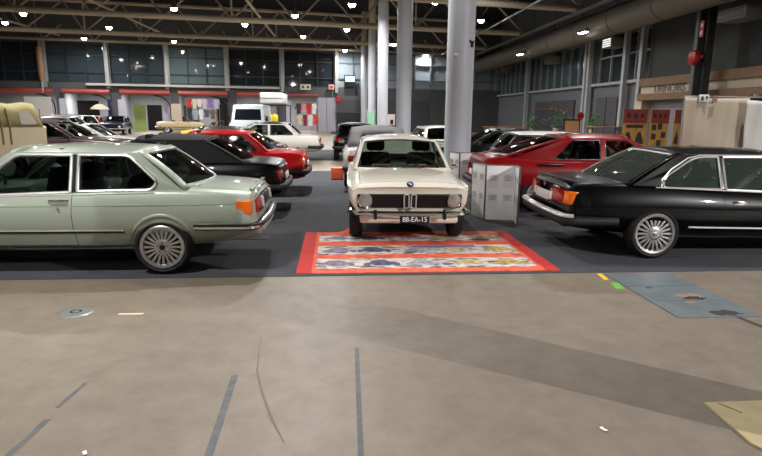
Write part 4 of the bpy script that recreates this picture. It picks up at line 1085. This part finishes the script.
for nm,c,cx,cy,s,sd in (('rust_patch',(150,118,98),.10,-.12,.16,1),('scuff_patch',(44,40,38),.09,-.18,.11,2),('scuff_patch',(52,48,46),.12,-.58,.15,3),('scuff_patch',(70,70,70),-.16,.16,.05,4),('rust_patch',(150,120,100),-.03,-.30,.06,5)):
    rnd=random.Random(sd); n=14; q=MB(); poly=[(cx+s*rnd.uniform(.5,1.2)*math.cos(2*PI*i/n),cy+s*.55*rnd.uniform(.5,1.2)*math.sin(2*PI*i/n)) for i in range(n)]
    q.prism(poly,.0062,.0068+sd*.0002,lambda p,t:(p[0],p[1],t)); q.build(nm,mat('%s_%d'%(nm,sd),c,.7),pl,None)
def sticker(label,pts,c):
    q=MB(); q.prism([G(*p) for p in pts],.0004,.0014,lambda p,t:(p[0],p[1],t)); tag(q.build('floor_sticker',mat('st_%d_%d_%d'%c,c,.6),None,None),label,'sticker')
sticker('yellow sticker on the concrete at the corner of the grey steel plate',[(597,273.8),(601,273.4),(609,279.5),(604,280)],(232,190,40))
sticker('green sticker on the concrete along the edge of the grey steel plate',[(610,282.5),(618,283),(625,289),(616,289)],(104,176,72))
sticker('small orange sticker at the far right corner of the grey steel plate',[(674,275.2),(677,275.2),(683,279),(679,279.4)],(214,150,90))
q=MB(); q.prism([G(704,404),G(800,401),G(800,475),G(765,452),G(751,445)],.0004,.012,lambda p,t:(p[0],p[1],t)); o=q.build('plywood_sheet',mat('plywood',(176,160,122),.6,noise=.1,nscale=8),None,None); tag(o,'pale plywood sheet lying on the floor in the lower right corner','board')
q=MB(); q.box((.0,0,.0126),(.008,.13,.0012),rot=Matrix.Rotation(.5,3,'Z')); q2=q.build('plywood_mark',mat('mark_dark',(60,54,46),.7),o,None); x,y=G(730,410); q2.location=(x,y,0)
for (px,py,lab,s) in ((604,430,'small white scrap of paper on the floor near the plywood sheet',.022),(85,454,'small pale scrap on the floor beside the lower left tape line',.018)):
    q=MB(); q.grid(lambda u,v:(u*s,v*s*.5,.002+.006*abs(u)),[-1,-.3,.4,1],[-1,0,1]); o=q.build('paper_scrap',WHT,None,None); x,y=G(px,py); o.location=(x,y,0); o.rotation_euler=(0,0,2.1); tag(o,lab,'scrap')
p=at(337,174,z=.3); q=MB(); bx,by=G(337,179.5)
o=thing('orange_crate','orange box on the dark carpet behind the cream saloon','box',(bx,by,0)); q.rbox((0,0,.15),(.30,.24,.26),.015); q.build('crate_body',mat('box_orange',(226,96,64),.6),o,40); q=MB(); q.rbox((0,0,.29),(.32,.26,.03),.01); q.build('crate_lid',mat('box_orange_lid',(232,112,80),.6),o,40)
# ------------------------------------------------------------------ fabric drapes, posters, furniture on the right
def drape(name,label,m,x0,x1,y,h,top,waves,seed):
    rnd=random.Random(seed); ph=rnd.uniform(0,6)
    def fn(u,v):
        x=x0+(x1-x0)*u; z=.01+(h)*v
        a=.035*math.sin(u*waves*2*PI+ph+.6*math.sin(4*v))+.02*math.sin(v*13+u*5+ph)*(1-v)
        sag=-top*math.sin(PI*u)*v
        return (x+.03*math.sin(v*9+ph)*(1-v),y+a,z+sag)
    q=MB(); q.grid(fn,[i/60 for i in range(61)],[i/24 for i in range(25)]); o=q.build(name,m,None,60)
    md=o.modifiers.new('s','SOLIDIFY'); md.thickness=.012; applied(o); tag(o,label,'curtain'); return o
drape('fabric_screen','beige cloth screen hanging behind the black coupe',mat('cloth_beige',(168,156,138),.9,bump=.3,bscale=30),6.98,8.30,11.05,2.03,.015,2.6,3)
drape('fabric_screen','white cloth screen hanging at the right edge behind the black coupe',mat('cloth_white',(190,187,182),.9,bump=.3,bscale=30),8.16,10.2,10.9,1.98,.03,3.5,5)
for x,yy in ((6.98,11.1),(8.25,11.13),(10.2,11.0)):
    q=MB(); q.cyl((x,yy,.02),(x,yy,2.07),.02,10); q.lathe([(.0005,.0),(.16,.0),(.16,.015),(.02,.02)],(x,yy,.0),'z',20); tag(q.build('screen_stand',ALU,None,40),{6.98:'slim metal stand holding the left edge of the beige cloth',8.25:'slim metal stand where the beige and white cloths meet',10.2:'slim metal stand at the outer end of the white cloth'}[x],'stand')
q=MB(); q.cyl((6.98,11.1,2.055),(10.2,11.05,2.055),.018,10); tag(q.build('curtain_rail',ALU,None,40),'thin metal rail carrying the cloth screens','rail')
p=at(703.5,98.5,Y=11.0); o=thing('notice_box','small pale box with dark marks on top of the beige cloth','notice',p); q=MB(); q.rbox((0,0,0),(.21,.05,.15),.01); q.build('box_body',mat('notice_pale',(190,196,194),.5),o,40); q=MB(); q.box((-.04,-.028,.0),(.05,.006,.08)); q.box((.05,-.028,.02),(.04,.006,.05)); q.build('dark_marks',BLK,o,None)
p=at(715,99,Y=11.0); o=thing('notice_card','small reddish brown card beside the pale notice box','notice',p); q=MB(); q.box((0,0,0),(.09,.02,.14)); q.build('card',mat('card_brown',(130,96,84),.6),o,None)
p=at(757,98,Y=11.2); q=MB(); q.rbox((p.x+.15,p.y,p.z),(.55,.08,.16),.01); tag(q.build('wall_panel',BLK,None,40),'small dark panel above the white cloth at the right edge','panel')
# printed banners
PRED=mat('banner_red',(124,38,28),.6,noise=.25,nscale=9); PYEL=mat('banner_yellow',(172,128,56),.6,noise=.3,nscale=5); POR=mat('banner_orange',(200,92,44),.6)
def banner(label,x0,x1,kind):
    xc=(x0+x1)/2; w=x1-x0; o=thing('printed_banner',label,'banner',(xc,17,0))
    q=MB(); q.box((0,0,.95),(w,.012,1.84)); q.build('sheet',PYEL,o,None)
    q=MB(); q.box((0,-.008,1.66),(w,.006,.42)); q.build('red_header',PRED,o,None)
    q=MB()
    for k in range(3 if w>.4 else 1): q.box((-w*.28+w*.28*k if w>.4 else 0,-.0125,1.68),(w*.16,.004,.14))
    q.build('header_marks',mat('banner_dark',(58,20,18),.7),o,None)
    q=MB()
    if kind==0:
        for sx in (-.2,.16): q.prism([(sx-.14,.82),(sx-.05,1.16),(sx+.04,1.2),(sx+.12,.98),(sx+.16,.82)],-.014,-.008,lambda p,t:(p[0],t,p[1]))
        q.box((0,-.010,1.36),(w*.7,.006,.10)); 
    elif kind==1:
        for sx,sz in ((-.17,1.33),(.02,1.36),(-.16,1.05),(.15,1.1),(.02,.85)): q.rbox((sx,-.011,sz),(.14,.006,.18),.003)
    else: q.prism([(-.08,.85),(.0,1.25),(.07,1.0),(.06,.8)],-.014,-.008,lambda p,t:(p[0],t,p[1]))
    q.build('dark_figures',mat('banner_ink',(48,34,26),.7),o,None)
    q=MB(); q.rbox((0,0,.03),(w,.12,.06),.015); q.cyl((0,.05,.05),(0,.05,1.86),.012,8); q.build('stand',ALU,o,40)
banner('widest red and yellow printed banner, left of the three',8.80,9.57,0)
banner('red and yellow printed banner with dark squares, middle of the three',9.68,10.27,1)
banner('narrow red and yellow printed banner beside the grey shutter',10.44,10.66,2)
# tables, plants and a framed board behind the red coupe
WOOD=mat('table_wood',(176,130,88),.5,noise=.15,nscale=6); LEAF=mat('leaf',(96,160,78),.6); POTM=mat('pot_pale',(196,180,150),.6)
def table(label,x,y,w,top,h=.76,d=.7):
    o=thing('table',label,'table',(x,y,0),0); q=MB(); q.rbox((0,0,h-.02),(w,d,.04),.01); q.build('tabletop',top,o,40)
    for sx in (-1,1):
        for sy in (-1,1):
            q=MB(); q.box((sx*(w/2-.06),sy*(d/2-.06),(h-.04)/2),(.05,.05,h-.04)); q.build('leg',BLK,o,None)
for px,Y,w,top,lab in ((495,40,1.6,WOOD,'wooden table at the back, nearest the grey pillar'),(518,40.5,2.0,mat('table_orange',(186,96,60),.5),'table with an orange and pale top behind the white-roofed small car'),(548,38,2.6,mat('table_dark',(44,44,48),.5),'dark table among the plants at the back right'),(607,30.5,2.0,WOOD,'long wooden table in front of the slate double door')):
    p=at(px,127,Y=Y); table(lab,p.x,Y,w,top,h=max(.72,min(1.1,p.z+.02)))
for px,py,Y,lab,s in ((556,127,36,'leafy green plant in a pot beside the framed wooden board',2.0),(592,128,31.5,'small green plant in a pale pot in front of the slate door',1.3),(531,127,39,'small dark green plant at the back near the right windows',1.5)):
    p=at(px,py,Y=Y); o=thing('potted_plant',lab,'plant',(p.x,Y,0)); hz=max(.5,p.z)
    q=MB(); q.lathe([(.0005,0),(.16,0),(.2,hz*.95),(.18,hz*.95),(.17,hz*.9),(.0005,hz*.9)],axis='z',n=20); q.build('pot',POTM,o,40)
    rnd=random.Random(px); q=MB(); stem=MB()
    for k in range(70):
        a=rnd.uniform(0,2*PI); el=rnd.uniform(.1,1.45); r0=rnd.uniform(.15,.55)*s; c=Vector((math.cos(a)*math.cos(el)*r0,math.sin(a)*math.cos(el)*r0,hz+math.sin(el)*r0*1.3))
        t=Vector((math.cos(a+rnd.uniform(-.8,.8)),math.sin(a+rnd.uniform(-.8,.8)),rnd.uniform(-.5,.6))).normalized(); n=t.cross(Vector((0,0,1))).normalized(); l=.14*s**.5; wv=.05*s**.5
        q.add([c-t*l,c+n*wv+Vector((0,0,.02)),c+t*l,c-n*wv+Vector((0,0,.02))],[(0,1,2,3)])
        if k%7==0: stem.tube([(0,0,hz*.9),tuple(c)],.008,5)
    f=q.build('foliage',LEAF,o,None); f['kind']='stuff'; stem.build('stem',mat('stem_brown',(84,76,48),.7),o,None)
p=at(571.5,128,Y=30); o=thing('framed_board','wooden board in a black frame standing behind the dark red coupe','board',(p.x,30,0)); q=MB(); q.box((0,0,1.0),(.80,.03,.85)); q.build('panel',WOOD,o,None); q=MB()
for sx in (-.43,.43): q.box((sx,0,.72),(.06,.06,1.44))
q.box((0,0,1.44),(.92,.06,.06)); q.box((0,0,.56),(.92,.06,.06)); q.build('frame',BLK,o,None)
p=at(580.5,116,Y=33); o=thing('round_sign','round red sign on a pole beside the framed wooden board','sign',(p.x,33,0)); q=MB(); q.lathe([(.0005,-.02),(.22,-.02),(.22,.02),(.0005,.02)],(0,0,p.z),'y',24); q.build('disc',mat('alarm_red',(170,28,30),.35),o,40); q=MB(); q.box((0,-.024,p.z),(.26,.006,.06)); q.build('sign_bar',mat('bar_dark',(60,16,16),.5),o,None); q=MB(); q.cyl((0,.03,0),(0,.03,p.z+.1),.02,8); q.lathe([(.0005,0),(.2,0),(.2,.03),(.02,.04)],(0,.03,0),'z',20); q.build('pole',MULL,o,40)
# ------------------------------------------------------------------ vans and trucks at the back left
SILV=paint('van_silver',(186,194,202),metal=.2,rough=.35)
def van(label,x,y,w,h,rz=0):
    o=thing('van',label,'van',(x,y,0),rz)
    prof=[(0,.35),(0,.95),(.12,1.10),(.62,1.18),(.95,h-.08),(1.1,h),(4.2,h),(4.3,h-.1),(4.35,.4)]
    q=MB(); vs=[]; n=len(prof)
    for sx in (-1,1):
        for (yy,zz) in prof: vs.append((sx*(w/2-(.10*max(0,(zz-1.15))/(h-1.15))),yy,zz))
    q.add(vs,[tuple(range(n)),tuple(range(2*n-1,n-1,-1))]+[(i,(i+1)%n,n+(i+1)%n,n+i) for i in range(n)]); q.build('body',SILV,o,30)
    q=MB(); q.add([(-w/2+.16,.655,1.27),(w/2-.16,.655,1.27),(w/2-.22,.885,h-.24),(-w/2+.22,.885,h-.24)],[(0,1,2,3)]); q.build('windscreen',mat('van_glass',(20,26,32),.08,coat=.8),o,None)
    q=MB(); q.rbox((0,-.02,.70),(w*.62,.05,.30),.02); q.build('grille',BLK,o,40)
    q=MB(); q.rbox((0,-.06,.45),(w+.02,.16,.20),.04); q.build('bumper',mat('bumper_grey',(90,92,96),.5),o,40)
    for sx in (-1,1):
        q=MB(); q.lathe([(.0005,-.04),(.09,-.035),(.11,0)],(sx*(w/2-.18),.0,.74),'y',18); q.build('headlight',LENS_W,o,40)
        q=MB(); q.rbox((sx*(w/2+.12),.75,1.35),(.12,.10,.26),.03); q.box((sx*(w/2+.03),.78,1.3),(.14,.04,.04)); q.build('wing_mirror',BLK,o,40)
        for yy in (.75,3.4):
            q=MB(); q.lathe([(.0005,-.10),(.2,-.10),(.35,-.08),(.36,0),(.35,.08),(.2,.10),(.0005,.10)],(sx*(w/2-.12),yy,.36),'x',28); q.build('wheel',TYRE,o,40)
            q=MB(); q.lathe([(.0005,sx*.13),(.1,sx*.13),(.19,sx*.105)],(sx*(w/2-.12),yy,.36),'x',24); q.build('hub_cap',ALU,o,40)
        q=MB(); q.add([(sx*(w/2+.003),.95,1.2),(sx*(w/2+.003),1.7,1.2),(sx*(w/2-.09),1.7,h-.18),(sx*(w/2-.09),1.1,h-.18)],[(0,1,2,3)]); q.build('side_window',mat('van_glass',(20,26,32),.08,coat=.8),o,None)
p=at(251,125,Y=30)
van('silver van facing the camera at the back, left of the white roof box',p.x-.25,30,1.72,2.08)
# camper truck with white roof box
p=at(272,110,Y=36); tx=p.x
o=thing('camper_truck','dark camper truck with a white roof box and yellow bags, behind the white saloon','truck',(tx,36,0))
q=MB(); q.rbox((0,2.0,.75),(1.7,4.0,.6),.06); q.build('chassis',mat('truck_dark',(34,35,36),.6),o,40)
q=MB()
for sx in (-.82,.82):
    for yy in (.1,3.9): q.box((sx,yy,1.55),(.07,.07,1.3))
    q.box((sx,2,2.15),(.07,3.9,.07))
for yy in (.1,3.9): q.box((0,yy,2.15),(1.7,.07,.07))
q.build('rack_frame',mat('truck_frame',(50,52,54),.5),o,None)
q=MB(); q.rbox((-.05,2,2.56),(1.42,3.4,.66),.07); rb=q.build('roof_box',mat('box_white',(222,224,226),.5),o,40)
q=MB(); q.box((-.05,.28,2.56),(1.38,.02,.03)); q.build('box_seam',mat('seam_grey',(150,152,156),.5),rb,None)
for sx in (-.8,.8):
    for yy in (.7,3.3):
        q=MB(); q.lathe([(.0005,-.12),(.25,-.12),(.42,-.09),(.43,0),(.42,.09),(.25,.12),(.0005,.12)],(sx,yy,.43),'x',24); q.build('wheel',TYRE,o,40)
YB=mat('bag_yellow',(232,206,48),.7)
for i,(dx,dz,s,lab) in enumerate(((-.18,1.28,.42,'large yellow bag in the rack of the camper truck, lower left'),(.16,1.30,.40,'yellow bag in the rack of the camper truck, lower right'),(-.40,1.72,.34,'small yellow bag higher up in the camper truck rack'))):
    q=MB(); q.rbox((0,0,s*.6),(s*.9,.3,s*1.2),.10,seg=3); q.rbox((0,0,s*1.22),(s*.35,.14,.06),.02); b=q.build('yellow_bag',YB,None,50); b.location=(tx+dx,36.2,dz-.22 if i<2 else dz-.05); tag(b,lab,'bag','yellow bags')
# cream truck with khaki canvas hood, far left
CRM=paint('truck_cream',(214,200,168),rough=.45,coat=.3)
o=thing('canvas_truck','cream pickup with a khaki canvas hood behind the pale green coupe','truck',(-6.5,13.4,0.006),PI+R(27))
q=MB(); prof=[(0,.45),(-.02,1.30),(3.2,1.30),(3.35,1.1),(4.5,1.05),(4.65,.9),(4.68,.45)]
q.prism(prof,-.86,.86,lambda p,t:(p[0],t,p[1])); b=q.build('body',CRM,o,30)
def hood(u,v):
    a=PI*v; x=.02+u*2.6; bul=.010*math.sin(u*9*PI)+.012*math.sin(u*31+v*9)
    yy=-.84*math.copysign(abs(math.cos(a))**.45,math.cos(a)); zz=1.30+(.50+bul)*abs(math.sin(a))**.55
    x+= (.16*(zz-1.30)/.5)*(1-u)
    return (x,yy*(1+bul*.3),zz)
q=MB(); q.grid(hood,[i/26 for i in range(27)],[i/24 for i in range(25)]); h=q.build('canvas_hood',FAB_KHAKI,o,60)
md=h.modifiers.new('s','SOLIDIFY'); md.thickness=.02; md.offset=-1; applied(h)
q=MB(); q.add([(.06,y,z) for y,z in ((-.8,1.3),(.8,1.3),(.72,1.68),(-.72,1.68))],[(0,1,2,3)]); q.build('rear_canvas',FAB_KHAKI,o,None)
for sg in (1,-1):
    q=MB(); q.prism(rounded([(.10,1.36),(.40,1.36),(.42,1.64),(.24,1.64)],.04),.845,.855,lambda p,t,sg=sg:(p[0]+.02,sg*(t-.10*max(0,p[1]-1.5)),p[1])); q.build('canvas_window',mat('vinyl_window',(196,192,180),.2,coat=.5),o,None)
    q=MB(); q.prism(rounded([(.98,1.34),(1.9,1.34),(1.9,1.64),(1.05,1.64)],.10),.85,.86,lambda p,t,sg=sg:(p[0],sg*(t-.10*max(0,p[1]-1.5)),p[1])); q.build('side_opening',DARK,o,None)
    q=MB()
    for x in (.62,.76): q.tube([(x,sg*.86,.95),(x,sg*.865,1.36),(x+.05,sg*.83,1.68)],.02,6)
    q.build('canvas_strap',mat('strap_brown',(120,104,68),.8),o,40)
    q=MB(); q.rbox((1.35,sg*.865,.80),(1.0,.02,.24),.01); q.build('dark_opening',DARK,o,40); q=MB(); q.rbox((1.38,sg*.878,.77),(.8,.01,.07),.004); q.build('pale_slat',mat('slat_pale',(200,190,180),.5),o,40)
    for x in (1.0,3.75):
        q=MB(); q.lathe([(.0005,-.1),(.2,-.1),(.36,-.08),(.38,0),(.36,.08),(.2,.10),(.0005,.10)],(x,sg*.76,.385),'y',28); q.build('wheel',TYRE,o,40)
# ------------------------------------------------------------------ stalls in the wall openings
def bwthing(name,label,cat,u,d,z=0,group=None): 
    return thing(name,label,cat,BW(u,d,z),TH,group)
PANELW=mat('panel_offwhite',(214,210,206),.6)
def panelboard(label,u,d,w,h,m):
    o=bwthing('partition_screen',label,'panel',u,d); q=MB(); q.box((0,0,h/2+.03),(w,.05,h)); q.build('sheet',m,o,None); q=MB()
    for sx in (-1,1): q.box((sx*w*.4,0,.02),(.06,.5,.04))
    q.build('foot',ALU,o,None)
panelboard('tall off-white panel far left behind the canvas truck',-23.9,1.5,1.9,2.7,PANELW)
panelboard('blue panel in the second wall opening',-18.9,-1.5,1.1,2.6,mat('panel_blue',(40,48,140),.6))
panelboard('black screen panel in the second wall opening',-21.0,-1.6,1.7,2.5,BLK)
panelboard('pale lilac panel beside the blue panel',-18.0,.6,.5,2.6,mat('panel_lilac',(196,196,214),.6))
panelboard('white panel standing left of the third opening pier',-22.35,.8,.45,2.6,mat('panel_lilac',(196,196,214),.6))
panelboard('white and green printed panel in the third wall opening',-16.9,-1.2,1.0,2.2,mat('panel_green',(150,172,96),.6))
panelboard('dark screen panel in the third wall opening',-15.7,-1.4,1.2,2.2,BLK)
panelboard('pale lilac panel in the third wall opening',-14.6,-.6,.6,2.7,mat('panel_lilac',(196,196,214),.6))
panelboard('cream standing panel at the pier right of the third opening',-13.7,.9,.8,2.3,mat('panel_cream',(206,186,172),.6))
panelboard('grey panel at the left of the clothing stall',-12.6,-.8,1.3,2.2,WGREY)
panelboard('black panel at the right of the clothing stall',-9.9,-.6,1.2,2.9,BLK)
panelboard('pale lilac panel left of the red clothing stall',-4.3,.3,.5,2.7,mat('panel_lilac',(196,196,214),.6))
q=bwthing('parasol','cream parasol opened in front of the blue panel','parasol',-19.6,.9); mb=MB(); mb.lathe([(.0005,2.25),(.25,2.2),(.65,1.95),(.72,1.80),(.70,1.80),(.0005,2.1)],axis='z',n=18); mb.build('canopy',mat('parasol_cream',(216,204,180),.7),q,40); mb=MB(); mb.cyl((0,0,.0),(0,0,2.2),.025,8); mb.lathe([(.0005,0),(.25,0),(.25,.06),(.03,.08)],axis='z',n=18); mb.build('pole',ALU,q,40)
def garment(label,u,d,z,c,group,w=.5,h=.75):
    o=bwthing('garment',label,'clothing',u+.06*math.sin(u*40),d,z,group); mb=MB(); h=h*(.85+.3*abs(math.sin(u*17+z))); w=w*(.85+.25*abs(math.sin(u*29)))
    poly=[(-w*.30,0),(w*.30,0),(w*.33,-h*.25),(w*.34,-h),(-w*.34,-h),(-w*.33,-h*.25)]
    mb.prism([(-w*.34,-h),(w*.34,-h),(w*.32,-h*.3),(w*.5,-h*.55),(w*.6,-h*.48),(w*.36,-h*.03),(w*.12,0),(-w*.12,0),(-w*.36,-h*.03),(-w*.6,-h*.48),(-w*.5,-h*.55),(-w*.32,-h*.3)],-.06,.06,lambda p,t:(p[0],t,p[1]))
    mb.build('cloth',mat('cloth_%d_%d_%d'%c,c,.85),o,None); mb=MB(); mb.tube([(0,0,-.01),(0,0,.06),(.03,0,.09)],.008,5); mb.build('hanger_hook',ALU,o,None)
def rail(label,u0,u1,d,z):
    o=bwthing('clothes_rail',label,'rail',(u0+u1)/2,d); L_=(u1-u0)/2; mb=MB(); mb.cyl((-L_,0,z),(L_,0,z),.02,8)
    for s in (-1,1): mb.cyl((s*L_,0,0),(s*L_,0,z),.02,8); mb.box((s*L_,0,.02),(.05,.6,.04))
    mb.build('rail_frame',ALU,o,40)
rail('upper clothes rail of the stall under the fourth awning',-12.9,-10.2,.15,2.85); rail('lower clothes rail of the stall under the fourth awning',-12.4,-10.4,.95,1.95)
CN={(190,60,56):'red',(226,206,180):'cream',(230,226,226):'white',(214,196,206):'pale pink',(150,120,190):'violet',(204,200,220):'lilac',(160,180,190):'pale blue',(88,92,120):'slate blue',(130,40,60):'wine red',(40,40,46):'black',(196,48,52):'bright red',(232,150,150):'pink',(240,238,236):'bright white',(220,70,60):'scarlet',(60,60,70):'charcoal',(120,100,80):'brown'}
for i,c in enumerate([(190,60,56),(226,206,180),(230,226,226),(214,196,206),(150,120,190),(204,200,220)]): garment('%s shirt on the upper rail under the fourth awning'%CN[c],-12.7+.45*i,.15,2.78,c,'shirts under the fourth awning')
for i,c in enumerate([(160,180,190),(240,238,236),(88,92,120),(120,100,80)]): garment('%s shirt on the lower rail under the fourth awning'%CN[c],-12.2+.5*i,.95,1.88,c,'shirts under the fourth awning')
rail('upper clothes rail of the red clothing stall',-3.6,-1.75,.2,2.6); rail('lower clothes rail of the red clothing stall',-3.6,-1.8,1.0,1.6)
for i,c in enumerate([(60,60,70),(232,150,150),(196,48,52),(240,238,236)]): garment('%s jacket on the upper rail of the red clothing stall'%CN[c],-3.4+.48*i,.2,2.53,c,'jackets in the red clothing stall',h=.9)
for i,c in enumerate([(226,206,180),(130,40,60),(230,226,226),(220,70,60)]): garment('%s jacket on the lower rail of the red clothing stall'%CN[c],-3.4+.48*i,1.0,1.53,c,'jackets in the red clothing stall',h=.9)
# rolled banner hanging high at the left
p=at(40,64,Y=47.5); o=thing('hanging_banner','tan rolled banner hanging high at the far left','banner',p); q=MB(); q.lathe([(.0005,1.35),(.17,1.3),(.22,.9),(.20,-.8),(.12,-1.25),(.0005,-1.3)],axis='z',n=18); q.build('rolled_cloth',mat('banner_tan',(150,116,82),.7),o,50); q=MB(); q.cyl((0,0,1.3),(0,0,10.4-p.z),.02,6); q.cyl((0,0,-1.3),(0,0,-2.1),.06,10); q.build('cord',POST,o,40)
p=at(347,117,Y=46); o=thing('dark_tarpaulin','black covered stand below the exit sign','stand',(p.x+.15,46.5,0)); q=MB(); q.rbox((0,0,.9),(1.9,1.0,1.8),.12,seg=3); q.build('cover',mat('tarp_black',(22,22,24),.8,bump=.4,bscale=5),o,40)
p=at(371,122,Y=36); o=thing('green_banner','small pale green banner between the far grey pillars','banner',(p.x,36,0)); q=MB(); q.prism([(-.22,1.0),(.2,1.0),(.22,1.9),(-.05,1.7),(-.25,1.95)],-.02,.02,lambda p,t:(p[0],t,p[1])); q.build('sheet',mat('sheet_green',(150,206,176),.6),o,None); q=MB(); q.cyl((0,.03,0),(0,.03,1.9),.015,8); q.build('pole',ALU,o,None)
p=at(391,118,Y=37); o=thing('poster_stand','pale poster stand between the far grey pillars','poster',(p.x,37,0)); q=MB(); q.box((0,0,1.3),(.5,.03,.7)); q.build('poster_sheet',mat('sheet_pale',(206,190,184),.6),o,None); q=MB(); q.box((.05,-.02,1.15),(.2,.01,.3)); q.build('dark_picture',BLK,o,None); q=MB(); q.cyl((0,.04,0),(0,.04,1.6),.02,8); q.lathe([(.0005,0),(.2,0),(.2,.03),(.02,.04)],(0,.04,0),'z',18); q.build('pole',ALU,o,40)
# leaflets on the cream saloon's dashboard
for dx,lab in ((-.33,'red and white leaflet behind the windscreen of the cream saloon, left of two'),(.22,'red and white leaflet behind the windscreen of the cream saloon, right of two')):
    o=thing('leaflet',lab,'leaflet',(1.0+dx,8.36,.862)); q=MB(); q.box((0,0,.03),(.26,.004,.075),rot=Matrix.Rotation(R(-20),3,'X')); q.build('sheet',mat('leaflet_white',(226,214,210),.6),o,None); q=MB(); q.box((0,-.006,.03),(.22,.003,.03),rot=Matrix.Rotation(R(-20),3,'X')); q.build('red_print',mat('leaflet_red',(196,52,46),.6),o,None)
SC.view_settings.view_transform='Standard'; SC.view_settings.look='None'; SC.view_settings.exposure=EXPO; SC.view_settings.gamma=1
try: SC.view_settings.use_curve_mapping=False
except Exception: pass
SC.cycles.use_denoising=True; SC.cycles.max_bounces=8; SC.cycles.transparent_max_bounces=16; SC.cycles.caustics_reflective=False; SC.cycles.caustics_refractive=False; SC.cycles.sample_clamp_indirect=6
